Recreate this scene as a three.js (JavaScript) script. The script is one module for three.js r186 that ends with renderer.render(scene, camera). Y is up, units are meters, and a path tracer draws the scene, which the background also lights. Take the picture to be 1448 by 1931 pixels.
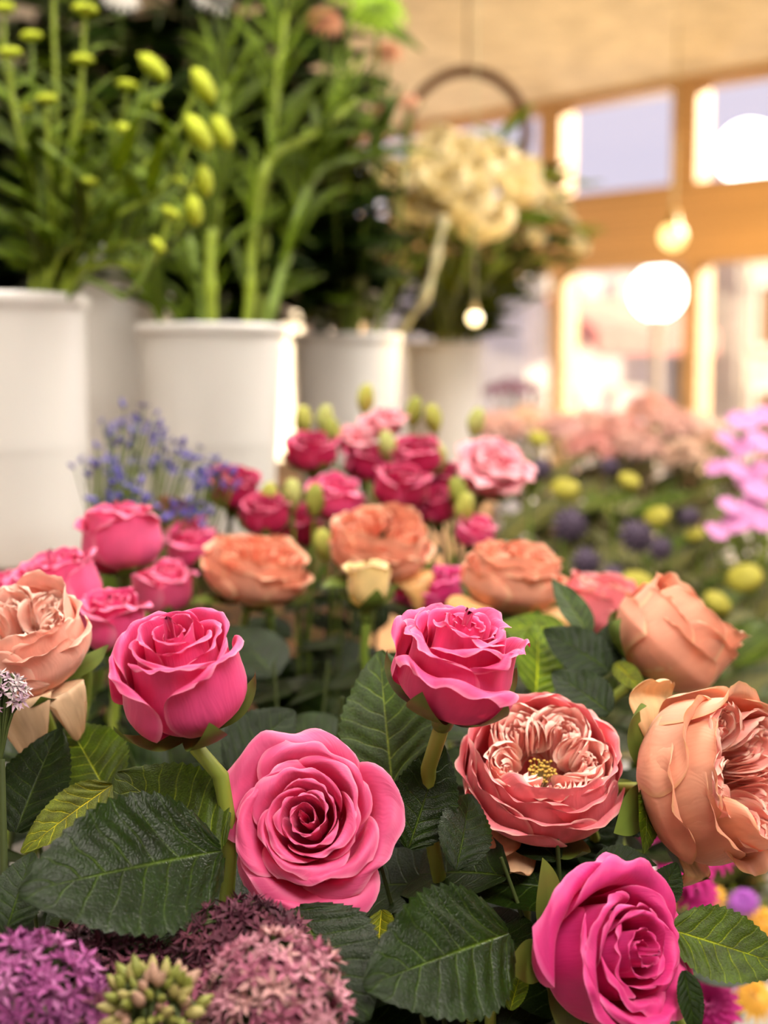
import * as THREE from 'three';
import { mergeGeometries } from 'three/addons/utils/BufferGeometryUtils.js';
import { ImprovedNoise } from 'three/addons/math/ImprovedNoise.js';
import { RectAreaLightUniformsLib } from 'three/addons/lights/RectAreaLightUniformsLib.js';

// ------------------------------------------------------------------ camera, sky, sun, large lights, exposure
const scene = new THREE.Scene();
const camera = new THREE.PerspectiveCamera(42, 1448 / 1931, 0.05, 200);
const EYE = new THREE.Vector3(0, 1.35, 0);
camera.position.copy(EYE);
camera.lookAt(0, 1.35 - 0.1056, -1);
camera.focus = 0.58;
camera.userData.fStop = 5.2;

scene.background = new THREE.Color(0.88, 0.81, 1.0);
scene.backgroundIntensity = 1.0;

const renderer = new THREE.WebGLRenderer();
renderer.toneMapping = THREE.LinearToneMapping;
renderer.toneMappingExposure = 0.88;
renderer.shadowMap.enabled = true;
RectAreaLightUniformsLib.init();

const sun = new THREE.DirectionalLight(new THREE.Color(1.0, 0.82, 0.56), 30);
sun.position.set(0.1 + 9.8, 0.9 + 3.1, -2 - 2.0);
sun.target.position.set(0.1, 0.9, -2);
sun.castShadow = true;
sun.shadow.radius = 2;
Object.assign(sun.shadow.camera, { left: -7, right: 7, top: 7, bottom: -7, near: 0.1, far: 30 });
scene.add(sun, sun.target);

// ------------------------------------------------------------------ helpers
const V = (x, y, z) => new THREE.Vector3(x, y, z);
const FOC = 965.5 / Math.tan(THREE.MathUtils.degToRad(21));
const FWD = V(0, -0.1056, -1).normalize(), RIGHT = V(1, 0, 0), UPC = V(0, 1, 0).addScaledVector(FWD, -FWD.y).normalize();
const P = (px, py, d) => EYE.clone().addScaledVector(FWD, d).addScaledVector(RIGHT, (px - 724) / FOC * d).addScaledVector(UPC, (965.5 - py) / FOC * d);
const mpp = (d) => d / FOC;                      // metres per pixel at a depth
function rngOf(seed) { let a = seed >>> 0; return () => { a = (a + 0x6D2B79F5) | 0; let t = Math.imul(a ^ (a >>> 15), 1 | a); t = (t + Math.imul(t ^ (t >>> 7), 61 | t)) ^ t; return ((t ^ (t >>> 14)) >>> 0) / 4294967296; }; }
const perlin = new ImprovedNoise();
const nz = (x, y, z) => perlin.noise(x + 31.7, y + 17.3, z + 5.9);
const mix = (a, b, t) => a + (b - a) * t;
const clamp = (x, a = 0, b = 1) => Math.min(b, Math.max(a, x));
const sstep = (a, b, x) => { const t = clamp((x - a) / (b - a)); return t * t * (3 - 2 * t); };
const rgb = (hex) => new THREE.Color(hex);

const used = new Map();
function numbered(name) { const n = used.get(name) ?? 0; used.set(name, n + 1); return n ? `${name}_${String(n).padStart(3, '0')}` : name; }
function thing(name, label, category, pos, group) {
  const o = new THREE.Group(); o.name = numbered(name); o.position.copy(pos); scene.add(o);
  o.userData = { label, category }; if (group) o.userData.group = group;
  return o;
}
function structure(o) { o.userData.kind = 'structure'; return o; }
function shade(m) { m.castShadow = true; m.receiveShadow = true; return m; }
function part(parent, name, geo, mat) { const m = shade(new THREE.Mesh(geo, mat)); m.name = name; parent.add(m); return m; }
// a part whose geometry is written in world coordinates
function worldPart(root, name, geo, mat) { geo.translate(-root.position.x, -root.position.y, -root.position.z); return part(root, name, geo, mat); }
function geoFrom(pos, idx, uv, col) {
  const g = new THREE.BufferGeometry();
  g.setAttribute('position', new THREE.Float32BufferAttribute(pos, 3));
  if (uv) g.setAttribute('uv', new THREE.Float32BufferAttribute(uv, 2));
  if (col) g.setAttribute('color', new THREE.Float32BufferAttribute(col, 3));
  g.setIndex(idx); g.computeVertexNormals(); return g;
}
function gridIndex(nu, nv) {
  const idx = [];
  for (let j = 0; j < nv; j++) for (let i = 0; i < nu; i++) { const a = j * (nu + 1) + i, b = a + 1, c = a + nu + 1, d = c + 1; idx.push(a, b, d, a, d, c); }
  return idx;
}
function box(w, h, d, x = 0, y = 0, z = 0) { const g = new THREE.BoxGeometry(w, h, d); g.translate(x, y, z); return g; }
// tapered tube through points; r(t) is the radius along it
function sweep(pts, r, seg = 14, rad = 7, capEnd = true) {
  const c = new THREE.CatmullRomCurve3(pts, false, 'centripetal'), fr = c.computeFrenetFrames(seg, false), pos = [], uv = [], idx = [], L = c.getLength();
  for (let j = 0; j <= seg; j++) {
    const t = j / seg, p = c.getPointAt(t), R = typeof r === 'function' ? r(t) : r;
    for (let i = 0; i <= rad; i++) {
      const a = i / rad * Math.PI * 2, ca = Math.cos(a), sa = Math.sin(a);
      pos.push(p.x + (fr.normals[j].x * ca + fr.binormals[j].x * sa) * R, p.y + (fr.normals[j].y * ca + fr.binormals[j].y * sa) * R, p.z + (fr.normals[j].z * ca + fr.binormals[j].z * sa) * R);
      uv.push(i / rad * 0.03, t * L);
    }
  }
  for (let j = 0; j < seg; j++) for (let i = 0; i < rad; i++) { const a = j * (rad + 1) + i, b = a + 1, d = a + rad + 1, e = d + 1; idx.push(a, b, e, a, e, d); }
  if (capEnd) for (const j of [0, seg]) { const p = c.getPointAt(j / seg), n = pos.length / 3; pos.push(p.x, p.y, p.z); uv.push(0, 0); for (let i = 0; i < rad; i++) { const a = j * (rad + 1) + i; j ? idx.push(a, a + 1, n) : idx.push(a + 1, a, n); } }
  return geoFrom(pos, idx, uv);
}
const YUP = V(0, 1, 0);
function aim(axis, spin = 0) { return new THREE.Quaternion().setFromUnitVectors(YUP, axis.clone().normalize()).multiply(new THREE.Quaternion().setFromAxisAngle(YUP, spin)); }
function frame(dir, normal) {           // y along dir, z near normal
  const y = dir.clone().normalize(), x = new THREE.Vector3().crossVectors(y, normal);
  if (x.lengthSq() < 1e-8) x.set(1, 0, 0); x.normalize();
  const z = new THREE.Vector3().crossVectors(x, y);
  return new THREE.Quaternion().setFromRotationMatrix(new THREE.Matrix4().makeBasis(x, y, z));
}

// ------------------------------------------------------------------ textures
function tex(w, h, f, srgb) {
  const data = new Uint8Array(w * h * 4);
  for (let y = 0; y < h; y++) for (let x = 0; x < w; x++) { const c = f(x / w, y / h), k = (y * w + x) * 4; data[k] = clamp(c[0], 0, 255); data[k + 1] = clamp(c[1], 0, 255); data[k + 2] = clamp(c[2], 0, 255); data[k + 3] = 255; }
  const t = new THREE.DataTexture(data, w, h); t.magFilter = THREE.LinearFilter; t.minFilter = THREE.LinearMipmapLinearFilter; t.generateMipmaps = true;
  t.wrapS = t.wrapT = THREE.RepeatWrapping; if (srgb) t.colorSpace = THREE.SRGBColorSpace; t.needsUpdate = true; return t;
}
// fine lengthwise veins of a petal, u across and v along
const petalBump = tex(256, 256, (u, v) => { const n = 128 + 60 * nz(u * 46 + 1.5 * nz(u * 5, v * 6, 3), v * 5, 1) + 40 * nz(u * 20, v * 9, 7); return [n, n, n]; });
function veinField(u, v) {               // 0..1, how much a point of a leaf lies on a vein; u across, v from base to tip
  const s = Math.abs(u - 0.5) * 2, side = u < 0.5 ? 0 : 0.31;
  const mid = Math.exp(-Math.pow(s / (0.028 * (1.25 - v)), 2));
  const w = v * 8 - s * 1.9 + s * s * 0.5 + side + 0.25 * nz(u * 4, v * 4, 2), ph = Math.abs(w - Math.round(w));
  const lat = Math.exp(-Math.pow(ph / 0.045, 2)) * (1 - 0.6 * s);
  const net = Math.pow(1 - Math.abs(nz(u * 17, v * 26, 9)) * 2.2, 6) * 0.4 + Math.pow(1 - Math.abs(nz(u * 33, v * 44, 19)) * 2.2, 6) * 0.25;
  return [Math.max(mid, lat * 0.75), Math.max(0, net)];
}
const leafMap = tex(256, 512, (u, v) => { const [m, n] = veinField(u, v), g = 0.86 + 0.3 * nz(u * 5, v * 6, 4) + 0.22 * nz(u * 40, v * 60, 8); return [(29 + m * 56 + n * 14) * g, (48 + m * 58 + n * 15) * g, (5 + m * 24 + n * 3) * g]; }, true);
const leafBump = tex(256, 512, (u, v) => { const [m, n] = veinField(u, v), k = 170 - 90 * m - 55 * n + 20 * nz(u * 60, v * 90, 3); return [k, k, k]; });
const speckle = tex(256, 256, (u, v) => { const k = 215 + 26 * nz(u * 9, v * 9, 1) + 18 * nz(u * 34, v * 34, 5) + 10 * nz(u * 90, v * 90, 6); return [k, k, k]; }, true);
const woodMap = tex(512, 512, (u, v) => { const g = 0.85 + 0.22 * nz(u * 3, v * 40, 1) + 0.2 * nz(u * 9, v * 120, 2); return [198 * g, 166 * g, 130 * g]; }, true);
const stemMap = tex(64, 256, (u, v) => { const k = nz(u * 6, v * 26, 1), r = sstep(0.22, 0.5, nz(u * 5, v * 14, 8)); return [mix(138 + 34 * k, 130, r), mix(152 + 30 * k, 92, r), mix(58 + 20 * k, 48, r)]; }, true);

// ------------------------------------------------------------------ materials
const std = (o) => new THREE.MeshStandardMaterial({ side: THREE.DoubleSide, ...o });
const phys = (o) => new THREE.MeshPhysicalMaterial({ side: THREE.DoubleSide, ...o });
const petalMat = (extra = {}) => phys({ color: 0xffffff, vertexColors: true, roughness: 0.62, bumpMap: petalBump, bumpScale: 0.00028, transmission: 0.22, thickness: 0, ...extra });
const M = {
  petal: petalMat(),
  leaf: phys({ map: leafMap, color: new THREE.Color(0.72, 0.76, 0.7), bumpMap: leafBump, bumpScale: 0.0009, roughness: 0.36, specularIntensity: 0.36 }),
  leafDeep: phys({ map: leafMap, color: new THREE.Color(0.5, 0.52, 0.5), bumpMap: leafBump, bumpScale: 0.0009, roughness: 0.4, specularIntensity: 0.3 }),
  leafMid: phys({ map: leafMap, color: new THREE.Color(3.6, 2.6, 0.9), bumpMap: leafBump, bumpScale: 0.0007, roughness: 0.5, specularIntensity: 0.4 }),
  leafOlive: phys({ map: leafMap, color: new THREE.Color(8, 4.2, 1.2), bumpMap: leafBump, bumpScale: 0.0007, roughness: 0.55, specularIntensity: 0.4 }),
  leafBright: phys({ map: leafMap, color: new THREE.Color(10, 7.2, 0.9), roughness: 0.6, transmission: 0.35, thickness: 0, specularIntensity: 0.4 }),
  greyLeaf: phys({ map: leafMap, color: new THREE.Color(2.1, 1.8, 2.2), bumpMap: leafBump, bumpScale: 0.0007, roughness: 0.5, specularIntensity: 0.45 }),
  stem: std({ map: stemMap, roughness: 0.45 }),
  stemGreen: std({ color: rgb('#7f9a32'), map: speckle, roughness: 0.5 }),
  stemLime: std({ color: rgb('#9fb52c'), map: speckle, roughness: 0.5 }),
  stemDark: std({ color: rgb('#4c5a24'), map: speckle, roughness: 0.6 }),
  stemBrown: std({ color: rgb('#6f5a2c'), map: speckle, roughness: 0.7 }),
  sepal: std({ color: rgb('#6f8432'), map: speckle, roughness: 0.5 }),
  lime: std({ color: rgb('#c3d11c'), map: speckle, roughness: 0.75 }),
  limePale: std({ color: rgb('#cfd47a'), map: speckle, roughness: 0.7 }),
  white: phys({ color: rgb('#e4e1df'), roughness: 0.3, clearcoat: 0.4, clearcoatRoughness: 0.25 }),
  stamen: std({ color: rgb('#c9a648'), roughness: 0.7 }),
};
const flat = (hex, rough = 0.75, o = {}) => std({ color: rgb(hex), map: speckle, roughness: rough, ...o });
const soft = (hex, tr = 0.25) => phys({ color: rgb(hex), roughness: 0.8, transmission: tr, thickness: 0 });

// ------------------------------------------------------------------ petals and flower heads
// prof: [[radius, height], ...] from base to lip
function petalGeo(o) {
  const { prof, phi = 0, half = 1, nu = 16, nv = 12, skew = 0.06, drop = 0.16, roll = 0, wave = 0.001, freq = 2.4, seed = 0, col, edge, edgeAt = 0.95, tipUp = 0, base = 0.5, off = [0, 0], mott = 0.12, round = 0.72 } = o;
  const c = new THREE.CatmullRomCurve3(prof.map(([r, y]) => V(r, y, 0)), false, 'centripetal'), S = c.getPoints(48);
  const pos = [], uv = [], cl = [];
  for (let j = 0; j <= nv; j++) for (let i = 0; i <= nu; i++) {
    const s = -1 + 2 * i / nu, t = j / nv, as = Math.abs(s), v = t * (1 - drop * Math.pow(as, 2.6)), f = v * 48, k = Math.min(47, Math.floor(f));
    let r = mix(S[k].x, S[k + 1].x, f - k), y = mix(S[k].y, S[k + 1].y, f - k);
    const e = sstep(0.5, 1, t), w = half * mix(base, 1, sstep(0, 0.55, t)) * (t > 0.55 ? Math.sqrt(1 - round * ((t - 0.55) / 0.45) ** 2) : 1), a = phi + s * w;
    r *= 1 + skew * s;
    r += roll * e * Math.pow(as, 2.2); y -= roll * 0.7 * e * Math.pow(as, 2.6);
    y += tipUp * e * Math.pow(1 - as, 2);
    r += wave * nz(s * freq + seed * 3.1, t * 1.6, seed * 1.7) * (0.25 + e) * 2;
    y += wave * nz(s * freq * 1.2 + seed * 2.3, t * 1.3, seed + 40) * e * 2;
    pos.push(off[0] + r * Math.sin(a), y, off[1] + r * Math.cos(a));
    uv.push(s * half * 0.5 + seed * 0.37, t);
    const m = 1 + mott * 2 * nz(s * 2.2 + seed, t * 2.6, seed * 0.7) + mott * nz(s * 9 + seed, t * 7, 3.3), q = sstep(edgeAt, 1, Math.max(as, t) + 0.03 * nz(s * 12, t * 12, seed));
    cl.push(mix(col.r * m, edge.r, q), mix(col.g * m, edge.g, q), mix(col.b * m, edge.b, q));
  }
  return geoFrom(pos, gridIndex(nu, nv), uv, cl);
}
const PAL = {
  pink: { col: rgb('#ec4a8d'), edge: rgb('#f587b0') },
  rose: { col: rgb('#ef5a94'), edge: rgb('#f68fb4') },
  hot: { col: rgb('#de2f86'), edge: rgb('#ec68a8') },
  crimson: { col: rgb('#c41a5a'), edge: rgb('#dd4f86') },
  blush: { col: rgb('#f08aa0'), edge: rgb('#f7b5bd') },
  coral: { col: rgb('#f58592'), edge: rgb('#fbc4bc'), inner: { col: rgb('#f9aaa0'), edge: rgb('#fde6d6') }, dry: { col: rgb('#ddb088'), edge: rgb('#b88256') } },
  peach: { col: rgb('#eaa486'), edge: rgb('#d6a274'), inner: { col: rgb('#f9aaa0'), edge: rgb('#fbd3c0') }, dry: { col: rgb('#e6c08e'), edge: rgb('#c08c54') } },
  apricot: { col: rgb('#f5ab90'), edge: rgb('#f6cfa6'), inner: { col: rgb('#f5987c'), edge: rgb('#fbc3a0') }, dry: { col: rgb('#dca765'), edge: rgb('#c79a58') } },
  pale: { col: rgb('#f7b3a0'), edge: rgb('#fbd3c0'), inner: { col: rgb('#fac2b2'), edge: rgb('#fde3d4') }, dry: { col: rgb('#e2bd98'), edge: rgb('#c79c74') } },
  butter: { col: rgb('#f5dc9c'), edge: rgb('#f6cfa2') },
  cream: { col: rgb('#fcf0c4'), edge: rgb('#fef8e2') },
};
const heads = new Map();
function cached(key, make) { if (!heads.has(key)) heads.set(key, make()); return heads.get(key); }
// hybrid tea: petals spiral outwards from a tight cone
function teaHead(key, pal, { N = 26, R = 0.033, H = 0.046, drop = 0.2, curl = 0.006, belly = 0.82, seed = 1, nu = 18, nv = 14, wave = 0.0009, roll = 0.005, outer = 0 }) {
  return cached('tea' + key, () => {
    const rnd = rngOf(seed * 7919), out = [];
    for (let i = 0; i < N; i++) {
      const t = i / (N - 1), rt = (0.0022 + (R - 0.0022) * Math.pow(t, 1.05)) * (1 + (rnd() - 0.5) * 0.12 * t), Hi = H * (1 - drop * Math.pow(t, 1.7)) * (1 - 0.1 * (1 - t) ** 3) * (1 + (rnd() - 0.5) * 0.14 * (0.2 + t));
      const rb = mix(rt * 0.85, R * belly * Math.pow(t, 0.8), 0.75), c = curl * Math.pow(t, 1.4) * (0.6 + rnd() * 0.8);
      const half = mix(2.1, 1.3, Math.pow(t, 0.6)) * (0.92 + rnd() * 0.16);
      const prof = [[0.12 * rb + 0.001, 0.001], [rb * 0.72, Hi * 0.16], [rb, Hi * 0.4], [mix(rb, rt, 0.5), Hi * 0.7], [rt, Hi * 0.92], [rt + c * 0.7, Hi], [rt + c * 1.8, Hi - c * 0.3]];
      if (t > 0.97 && outer) prof.splice(4, 3, [rt * 1.03, Hi * 0.84], [rt + c * 1.1, Hi * 0.9], [rt + c * 2.0, Hi * 0.85 - c * 0.4]);
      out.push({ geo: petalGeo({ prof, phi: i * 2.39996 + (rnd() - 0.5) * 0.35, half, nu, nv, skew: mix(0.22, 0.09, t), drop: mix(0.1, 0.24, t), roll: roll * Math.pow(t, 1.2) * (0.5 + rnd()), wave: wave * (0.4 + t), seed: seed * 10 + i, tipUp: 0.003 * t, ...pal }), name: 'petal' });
    }
    out.rb = R * mix(0.85, belly, 0.75); out.H = H * (1 - drop);
    return out;
  });
}
// garden rose: a cup of guard petals round folded, quartered inner petals
function gardenHead(key, pal, { R = 0.036, H = 0.042, guards = 16, quarters = 5, folds = 7, seed = 1, nu = 16, nv = 12, hole = 0.16, dry = [], cup = 0.9, stamens = false, reach = 0.42, lip = 0.0035 }) {
  return cached('garden' + key, () => {
    const rnd = rngOf(seed * 6151), out = [];
    for (let q = 0; q < quarters; q++) {
      const a = q / quarters * Math.PI * 2 + (rnd() - 0.5) * 0.4 + seed, cr = R * (reach + hole * 0.3);
      for (let k = 0; k < folds; k++) {
        const f = (k + 0.6) / folds, rho = R * (0.035 + 0.4 * f), Hk = H * (0.74 + 0.14 * f + (rnd() - 0.5) * 0.09), sh = R * 0.05 * (1 - f);
        const prof = [[rho * 0.35, H * 0.12], [rho * 0.8, H * 0.4], [rho * 1.02, H * 0.62], [rho * 1.0, Hk * 0.95], [rho * (0.98 + 0.14 * rnd()), Hk]];
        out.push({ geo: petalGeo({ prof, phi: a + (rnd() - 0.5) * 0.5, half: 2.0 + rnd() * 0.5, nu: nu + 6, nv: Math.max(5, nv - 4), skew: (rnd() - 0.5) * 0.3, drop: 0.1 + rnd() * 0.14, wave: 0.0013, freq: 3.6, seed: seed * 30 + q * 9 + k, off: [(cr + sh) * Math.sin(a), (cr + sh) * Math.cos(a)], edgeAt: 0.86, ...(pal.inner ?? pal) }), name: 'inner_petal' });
      }
    }
    for (let i = 0; i < guards; i++) {
      const t = i / (guards - 1), rb = R * mix(0.88, 1.02, t), rt = R * mix(0.84, 0.98 + (1 - cup) * 0.8, t), Hi = H * mix(1.0, 0.55, Math.pow(t, 1.3)) * (0.94 + rnd() * 0.12), c = lip * (0.3 + t) * (0.3 + rnd());
      const prof = [[rb * 0.1, -0.001], [rb * 0.66, H * 0.1], [rb * 1.0, H * 0.36], [mix(rb, rt, 0.6), Hi * 0.74], [rt, Hi * 0.95], [rt + c, Hi]];
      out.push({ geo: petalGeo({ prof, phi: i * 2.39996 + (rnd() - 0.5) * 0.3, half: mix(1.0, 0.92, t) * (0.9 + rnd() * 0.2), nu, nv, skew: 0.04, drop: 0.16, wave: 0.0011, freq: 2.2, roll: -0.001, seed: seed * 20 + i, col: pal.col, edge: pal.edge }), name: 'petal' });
    }
    for (const d of dry) {
      const { phi, half = 0.55, len = 0.03, out: o = 0.02, sag = 0.012, lift = 0.012, gran = 0.0013 } = d;
      const prof = [[0.004, 0.0], [R * 0.55, lift * 0.5], [R * 0.95, lift], [R + o * 0.6, lift + sag * 0.2], [R + o, lift - sag], [R + o * 0.9, lift - sag - len * 0.4]];
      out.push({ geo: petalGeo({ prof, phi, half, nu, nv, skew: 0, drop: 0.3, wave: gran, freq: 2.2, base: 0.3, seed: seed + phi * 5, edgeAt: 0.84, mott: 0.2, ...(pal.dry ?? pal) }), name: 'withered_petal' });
    }
    if (stamens) {
      const fil = [], ant = [], n = 46;
      for (let i = 0; i < n; i++) {
        const a = i * 2.39996, rr = R * hole * Math.sqrt((i + 0.5) / n) * 1.35, h = H * (0.5 + 0.1 * rnd()), lean = 1.15;
        const p0 = V(Math.sin(a) * rr * 0.5, H * 0.3, Math.cos(a) * rr * 0.5), p1 = V(Math.sin(a) * rr * lean, h, Math.cos(a) * rr * lean);
        fil.push(sweep([p0, p0.clone().lerp(p1, 0.5), p1], 0.00018, 3, 4, false)); const s = new THREE.IcosahedronGeometry(0.0007, 0); s.scale(1.3, 0.8, 1); s.translate(p1.x, p1.y, p1.z); ant.push(s);
      }
      out.push({ geo: mergeGeometries(fil), name: 'filaments', mat: M.limePale, stuff: true }, { geo: mergeGeometries(ant), name: 'anthers', mat: M.stamen, stuff: true });
    }
    out.rb = R; out.H = H * 0.55;
    return out;
  });
}
const calyxGeo = cached('calyx', () => { const pts = [[0.0001, -0.011], [0.0028, -0.0105], [0.0045, -0.008], [0.0052, -0.005], [0.0048, -0.002], [0.006, 0.0005]].map(([x, y]) => new THREE.Vector2(x, y)); return new THREE.LatheGeometry(pts, 12); });
// pointed sepals lying on a head of belly radius rb and height H, from hugging to curling away
const sepalGeos = (rb, H) => cached(`sepals${rb.toFixed(4)}_${H.toFixed(4)}`, () => [0, 1, 2].map((k) => {
  const cv = new THREE.CatmullRomCurve3([[0.12 * rb + 0.001, -0.001], [rb * 0.82, H * 0.15], [rb * 1.08, H * 0.4], [rb * 1.09, H * 0.72]].map(([x, y]) => V(x, y, 0)), false, 'centripetal');
  const c = [0.001, 0.005, 0.011][k], pos = [], uv = [], nu = 8, nv = 14, len = [0.9, 1, 0.8][k];
  for (let j = 0; j <= nv; j++) for (let i = 0; i <= nu; i++) { const s = -1 + 2 * i / nu, t = j / nv, q = cv.getPoint(t * len), w = 0.0098 * Math.pow(Math.sin(Math.PI * (0.16 + 0.84 * t)), 0.9) * (1 - 0.2 * t), r = q.x + 0.0009 + c * t * t * t, a = s * w / Math.max(r, 0.006); pos.push(r * Math.sin(a), q.y - c * t * t * t * 0.9, r * Math.cos(a)); uv.push(s * 0.02, t * 0.04); }
  return geoFrom(pos, gridIndex(nu, nv), uv);
}));
const leafCache = new Map();
// a serrated leaf: base at the origin, tip along +y, upper face towards +z, length 1 m
function leafGeo(variant, nu = 12, nv = 22) {
  const key = `${variant}_${nu}_${nv}`;
  if (!leafCache.has(key)) {
    const v = { broad: { w: 0.66, teeth: 17, ser: 0.11, fold: 0.12, bend: 0.1, q: 0.012 }, curl: { w: 0.6, teeth: 16, ser: 0.1, fold: 0.22, bend: 0.26, q: 0.014 }, narrow: { w: 0.44, teeth: 18, ser: 0.08, fold: 0.2, bend: 0.12, q: 0.012 }, twist: { w: 0.56, teeth: 15, ser: 0.08, fold: 0.1, bend: -0.12, q: 0.016, twist: 0.5 }, smooth: { w: 0.5, teeth: 0, ser: 0, fold: 0.15, bend: 0.16, q: 0.004 }, lance: { w: 0.2, teeth: 0, ser: 0, fold: 0.25, bend: 0.2, q: 0 }, linear: { w: 0.085, teeth: 0, ser: 0, fold: 0.2, bend: 0.3, q: 0 } }[variant];
    const pos = [], uv = [];
    for (let j = 0; j <= nv; j++) for (let i = 0; i <= nu; i++) {
      const s = -1 + 2 * i / nu, t = j / nv, as = Math.abs(s);
      const saw = v.teeth ? ((t * v.teeth) % 1) * v.ser * (t > 0.04 && t < 0.97 ? 1 : 0) : 0;
      const w = v.w / 2 * Math.pow(Math.sin(Math.PI * Math.pow(0.012 + 0.976 * t, 0.82)), 0.78) * (1 - 0.16 * t) * (1 + saw * sstep(0.6, 1, as)) + 0.004;
      const ph = (t * 8 - as * 1.9 + (s < 0 ? 0 : 0.31)) * Math.PI * 2;
      let x = s * w, z = as * w * v.fold - v.bend * t * t - v.q * Math.cos(ph) * (1 - as * as) * as * 2 * (1 - t) + 0.02 * nz(s * 1.4, t * 3, v.w * 9) * as;
      z += 0.02 * nz(s * 2.5, t * 5, v.bend * 30) * as * as;
      if (v.twist) { const a = v.twist * t * t; [x, z] = [x * Math.cos(a) - z * Math.sin(a), x * Math.sin(a) + z * Math.cos(a)]; }
      pos.push(x, t - 0.1 * Math.abs(v.bend) * t, z); uv.push(s * 0.5 + 0.5, t);
    }
    leafCache.set(key, geoFrom(pos, gridIndex(nu, nv), uv));
  }
  return leafCache.get(key);
}
function leaf(root, from, to, normal, variant, mat, { nu = 12, nv = 22, wide = 1, name = 'leaf' } = {}) {
  const d = to.clone().sub(from), L = d.length(), m = part(root, name, leafGeo(variant, nu, nv), mat);
  m.position.copy(from).sub(root.position); m.quaternion.copy(frame(d, normal)); m.scale.set(L * wide, L, L); return m;
}

// a cut rose: head at a point, axis, stem down to its foot, leaves
function rose({ name = 'pink_rose', label, category = 'rose', group, head, at, axis, spin = 0, size = 1, foot, stemR = 0.0026, bend = 0.5, sepals = 5, sepalKinds = [0, 1, 0, 0, 2], leaves = [], petals = M.petal, stemMat = M.stem, hip = true, via }) {
  const ax = axis.clone().normalize(), o = thing(name, label, category, foot, group), q = aim(ax, spin), base = at.clone();
  for (const h of head) { const m = part(o, h.name, h.geo, h.mat ?? petals); m.position.copy(base).sub(foot); m.quaternion.copy(q); m.scale.setScalar(size); if (h.stuff) m.userData.kind = 'stuff'; }
  if (hip) { const c = part(o, 'calyx', calyxGeo, M.sepal); c.position.copy(base).sub(foot); c.quaternion.copy(q); c.scale.setScalar(size); }
  for (let k = 0; k < sepals; k++) { const m = part(o, 'sepal', sepalGeos(head.rb ?? 0.02, head.H ?? 0.035)[sepalKinds[k % sepalKinds.length]], M.sepal); m.position.copy(base).sub(foot); m.quaternion.copy(q).multiply(new THREE.Quaternion().setFromAxisAngle(YUP, k / sepals * Math.PI * 2 + 0.4)); m.scale.setScalar(size); }
  const top = base.clone().addScaledVector(ax, -0.0095 * size), n1 = top.clone().addScaledVector(ax, -0.03), down = foot.clone().sub(n1);
  const mid = n1.clone().addScaledVector(down, 0.35).add(V(ax.x * -0.02 * bend, 0, ax.z * -0.03 * bend));
  const pts = via ? [top, ...via, foot.clone()] : [top, n1, mid, foot.clone()];
  worldPart(o, 'stem', sweep(pts, (t) => stemR * (1 + 0.25 * t + 0.25 * Math.exp(-(((t - 0.02) / 0.03) ** 2))), 22, 8), stemMat);
  const cv = new THREE.CatmullRomCurve3(pts, false, 'centripetal');
  for (const l of leaves) leaf(o, l.from, l.to, l.n ?? V(0, 0.7, 0.7), l.v ?? 'broad', l.m ?? M.leaf, l.o);
  return { o, cv };
}
// leaves set along a stem at random
function stemLeaves(r, seed, n, t0, t1, L, mats = [M.leaf, M.leafDeep], variants = ['broad', 'curl', 'twist'], res = [8, 14]) {
  const rnd = rngOf(seed);
  for (let k = 0; k < n; k++) {
    const p = r.cv.getPointAt(mix(t0, t1, (k + rnd() * 0.8) / n)), a = k * 2.4 + rnd() * 1.2, d = V(Math.cos(a), 0.25 + (rnd() - 0.4) * 0.9, Math.sin(a)).normalize(), l = L * (0.7 + rnd() * 0.5);
    const b = p.clone().addScaledVector(d, 0.012);
    const lf = leaf(r.o, b, b.clone().addScaledVector(d, l), V(rnd() * 0.4 - 0.2, 1, 0.35), variants[Math.floor(rnd() * variants.length)], mats[Math.floor(rnd() * mats.length)], { nu: res[0], nv: res[1] });
    const pet = part(lf, 'petiole', cached('petiole', () => { const g = new THREE.CylinderGeometry(0.013, 0.016, 0.4, 5); g.translate(0, -0.15, 0); return g; }), M.stemGreen); pet.scale.set(1, 1, 1);
  }
}
// ORD: for groups of look-alikes
const ORD = ['first', 'second', 'third', 'fourth', 'fifth', 'sixth', 'seventh', 'eighth', 'ninth', 'tenth', 'eleventh', 'twelfth', 'thirteenth', 'fourteenth', 'fifteenth', 'sixteenth', 'seventeenth', 'eighteenth', 'nineteenth', 'twentieth'];
function ordinals(list, what) { // list: [{o, px}]
  const s = [...list].sort((a, b) => a.px - b.px);
  s.forEach((e, i) => { e.o.userData.label = (i === 0 ? 'leftmost' : i === s.length - 1 ? 'rightmost' : `${ORD[i] ?? i + 1} from left`) + ' of the ' + what; });
}

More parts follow.
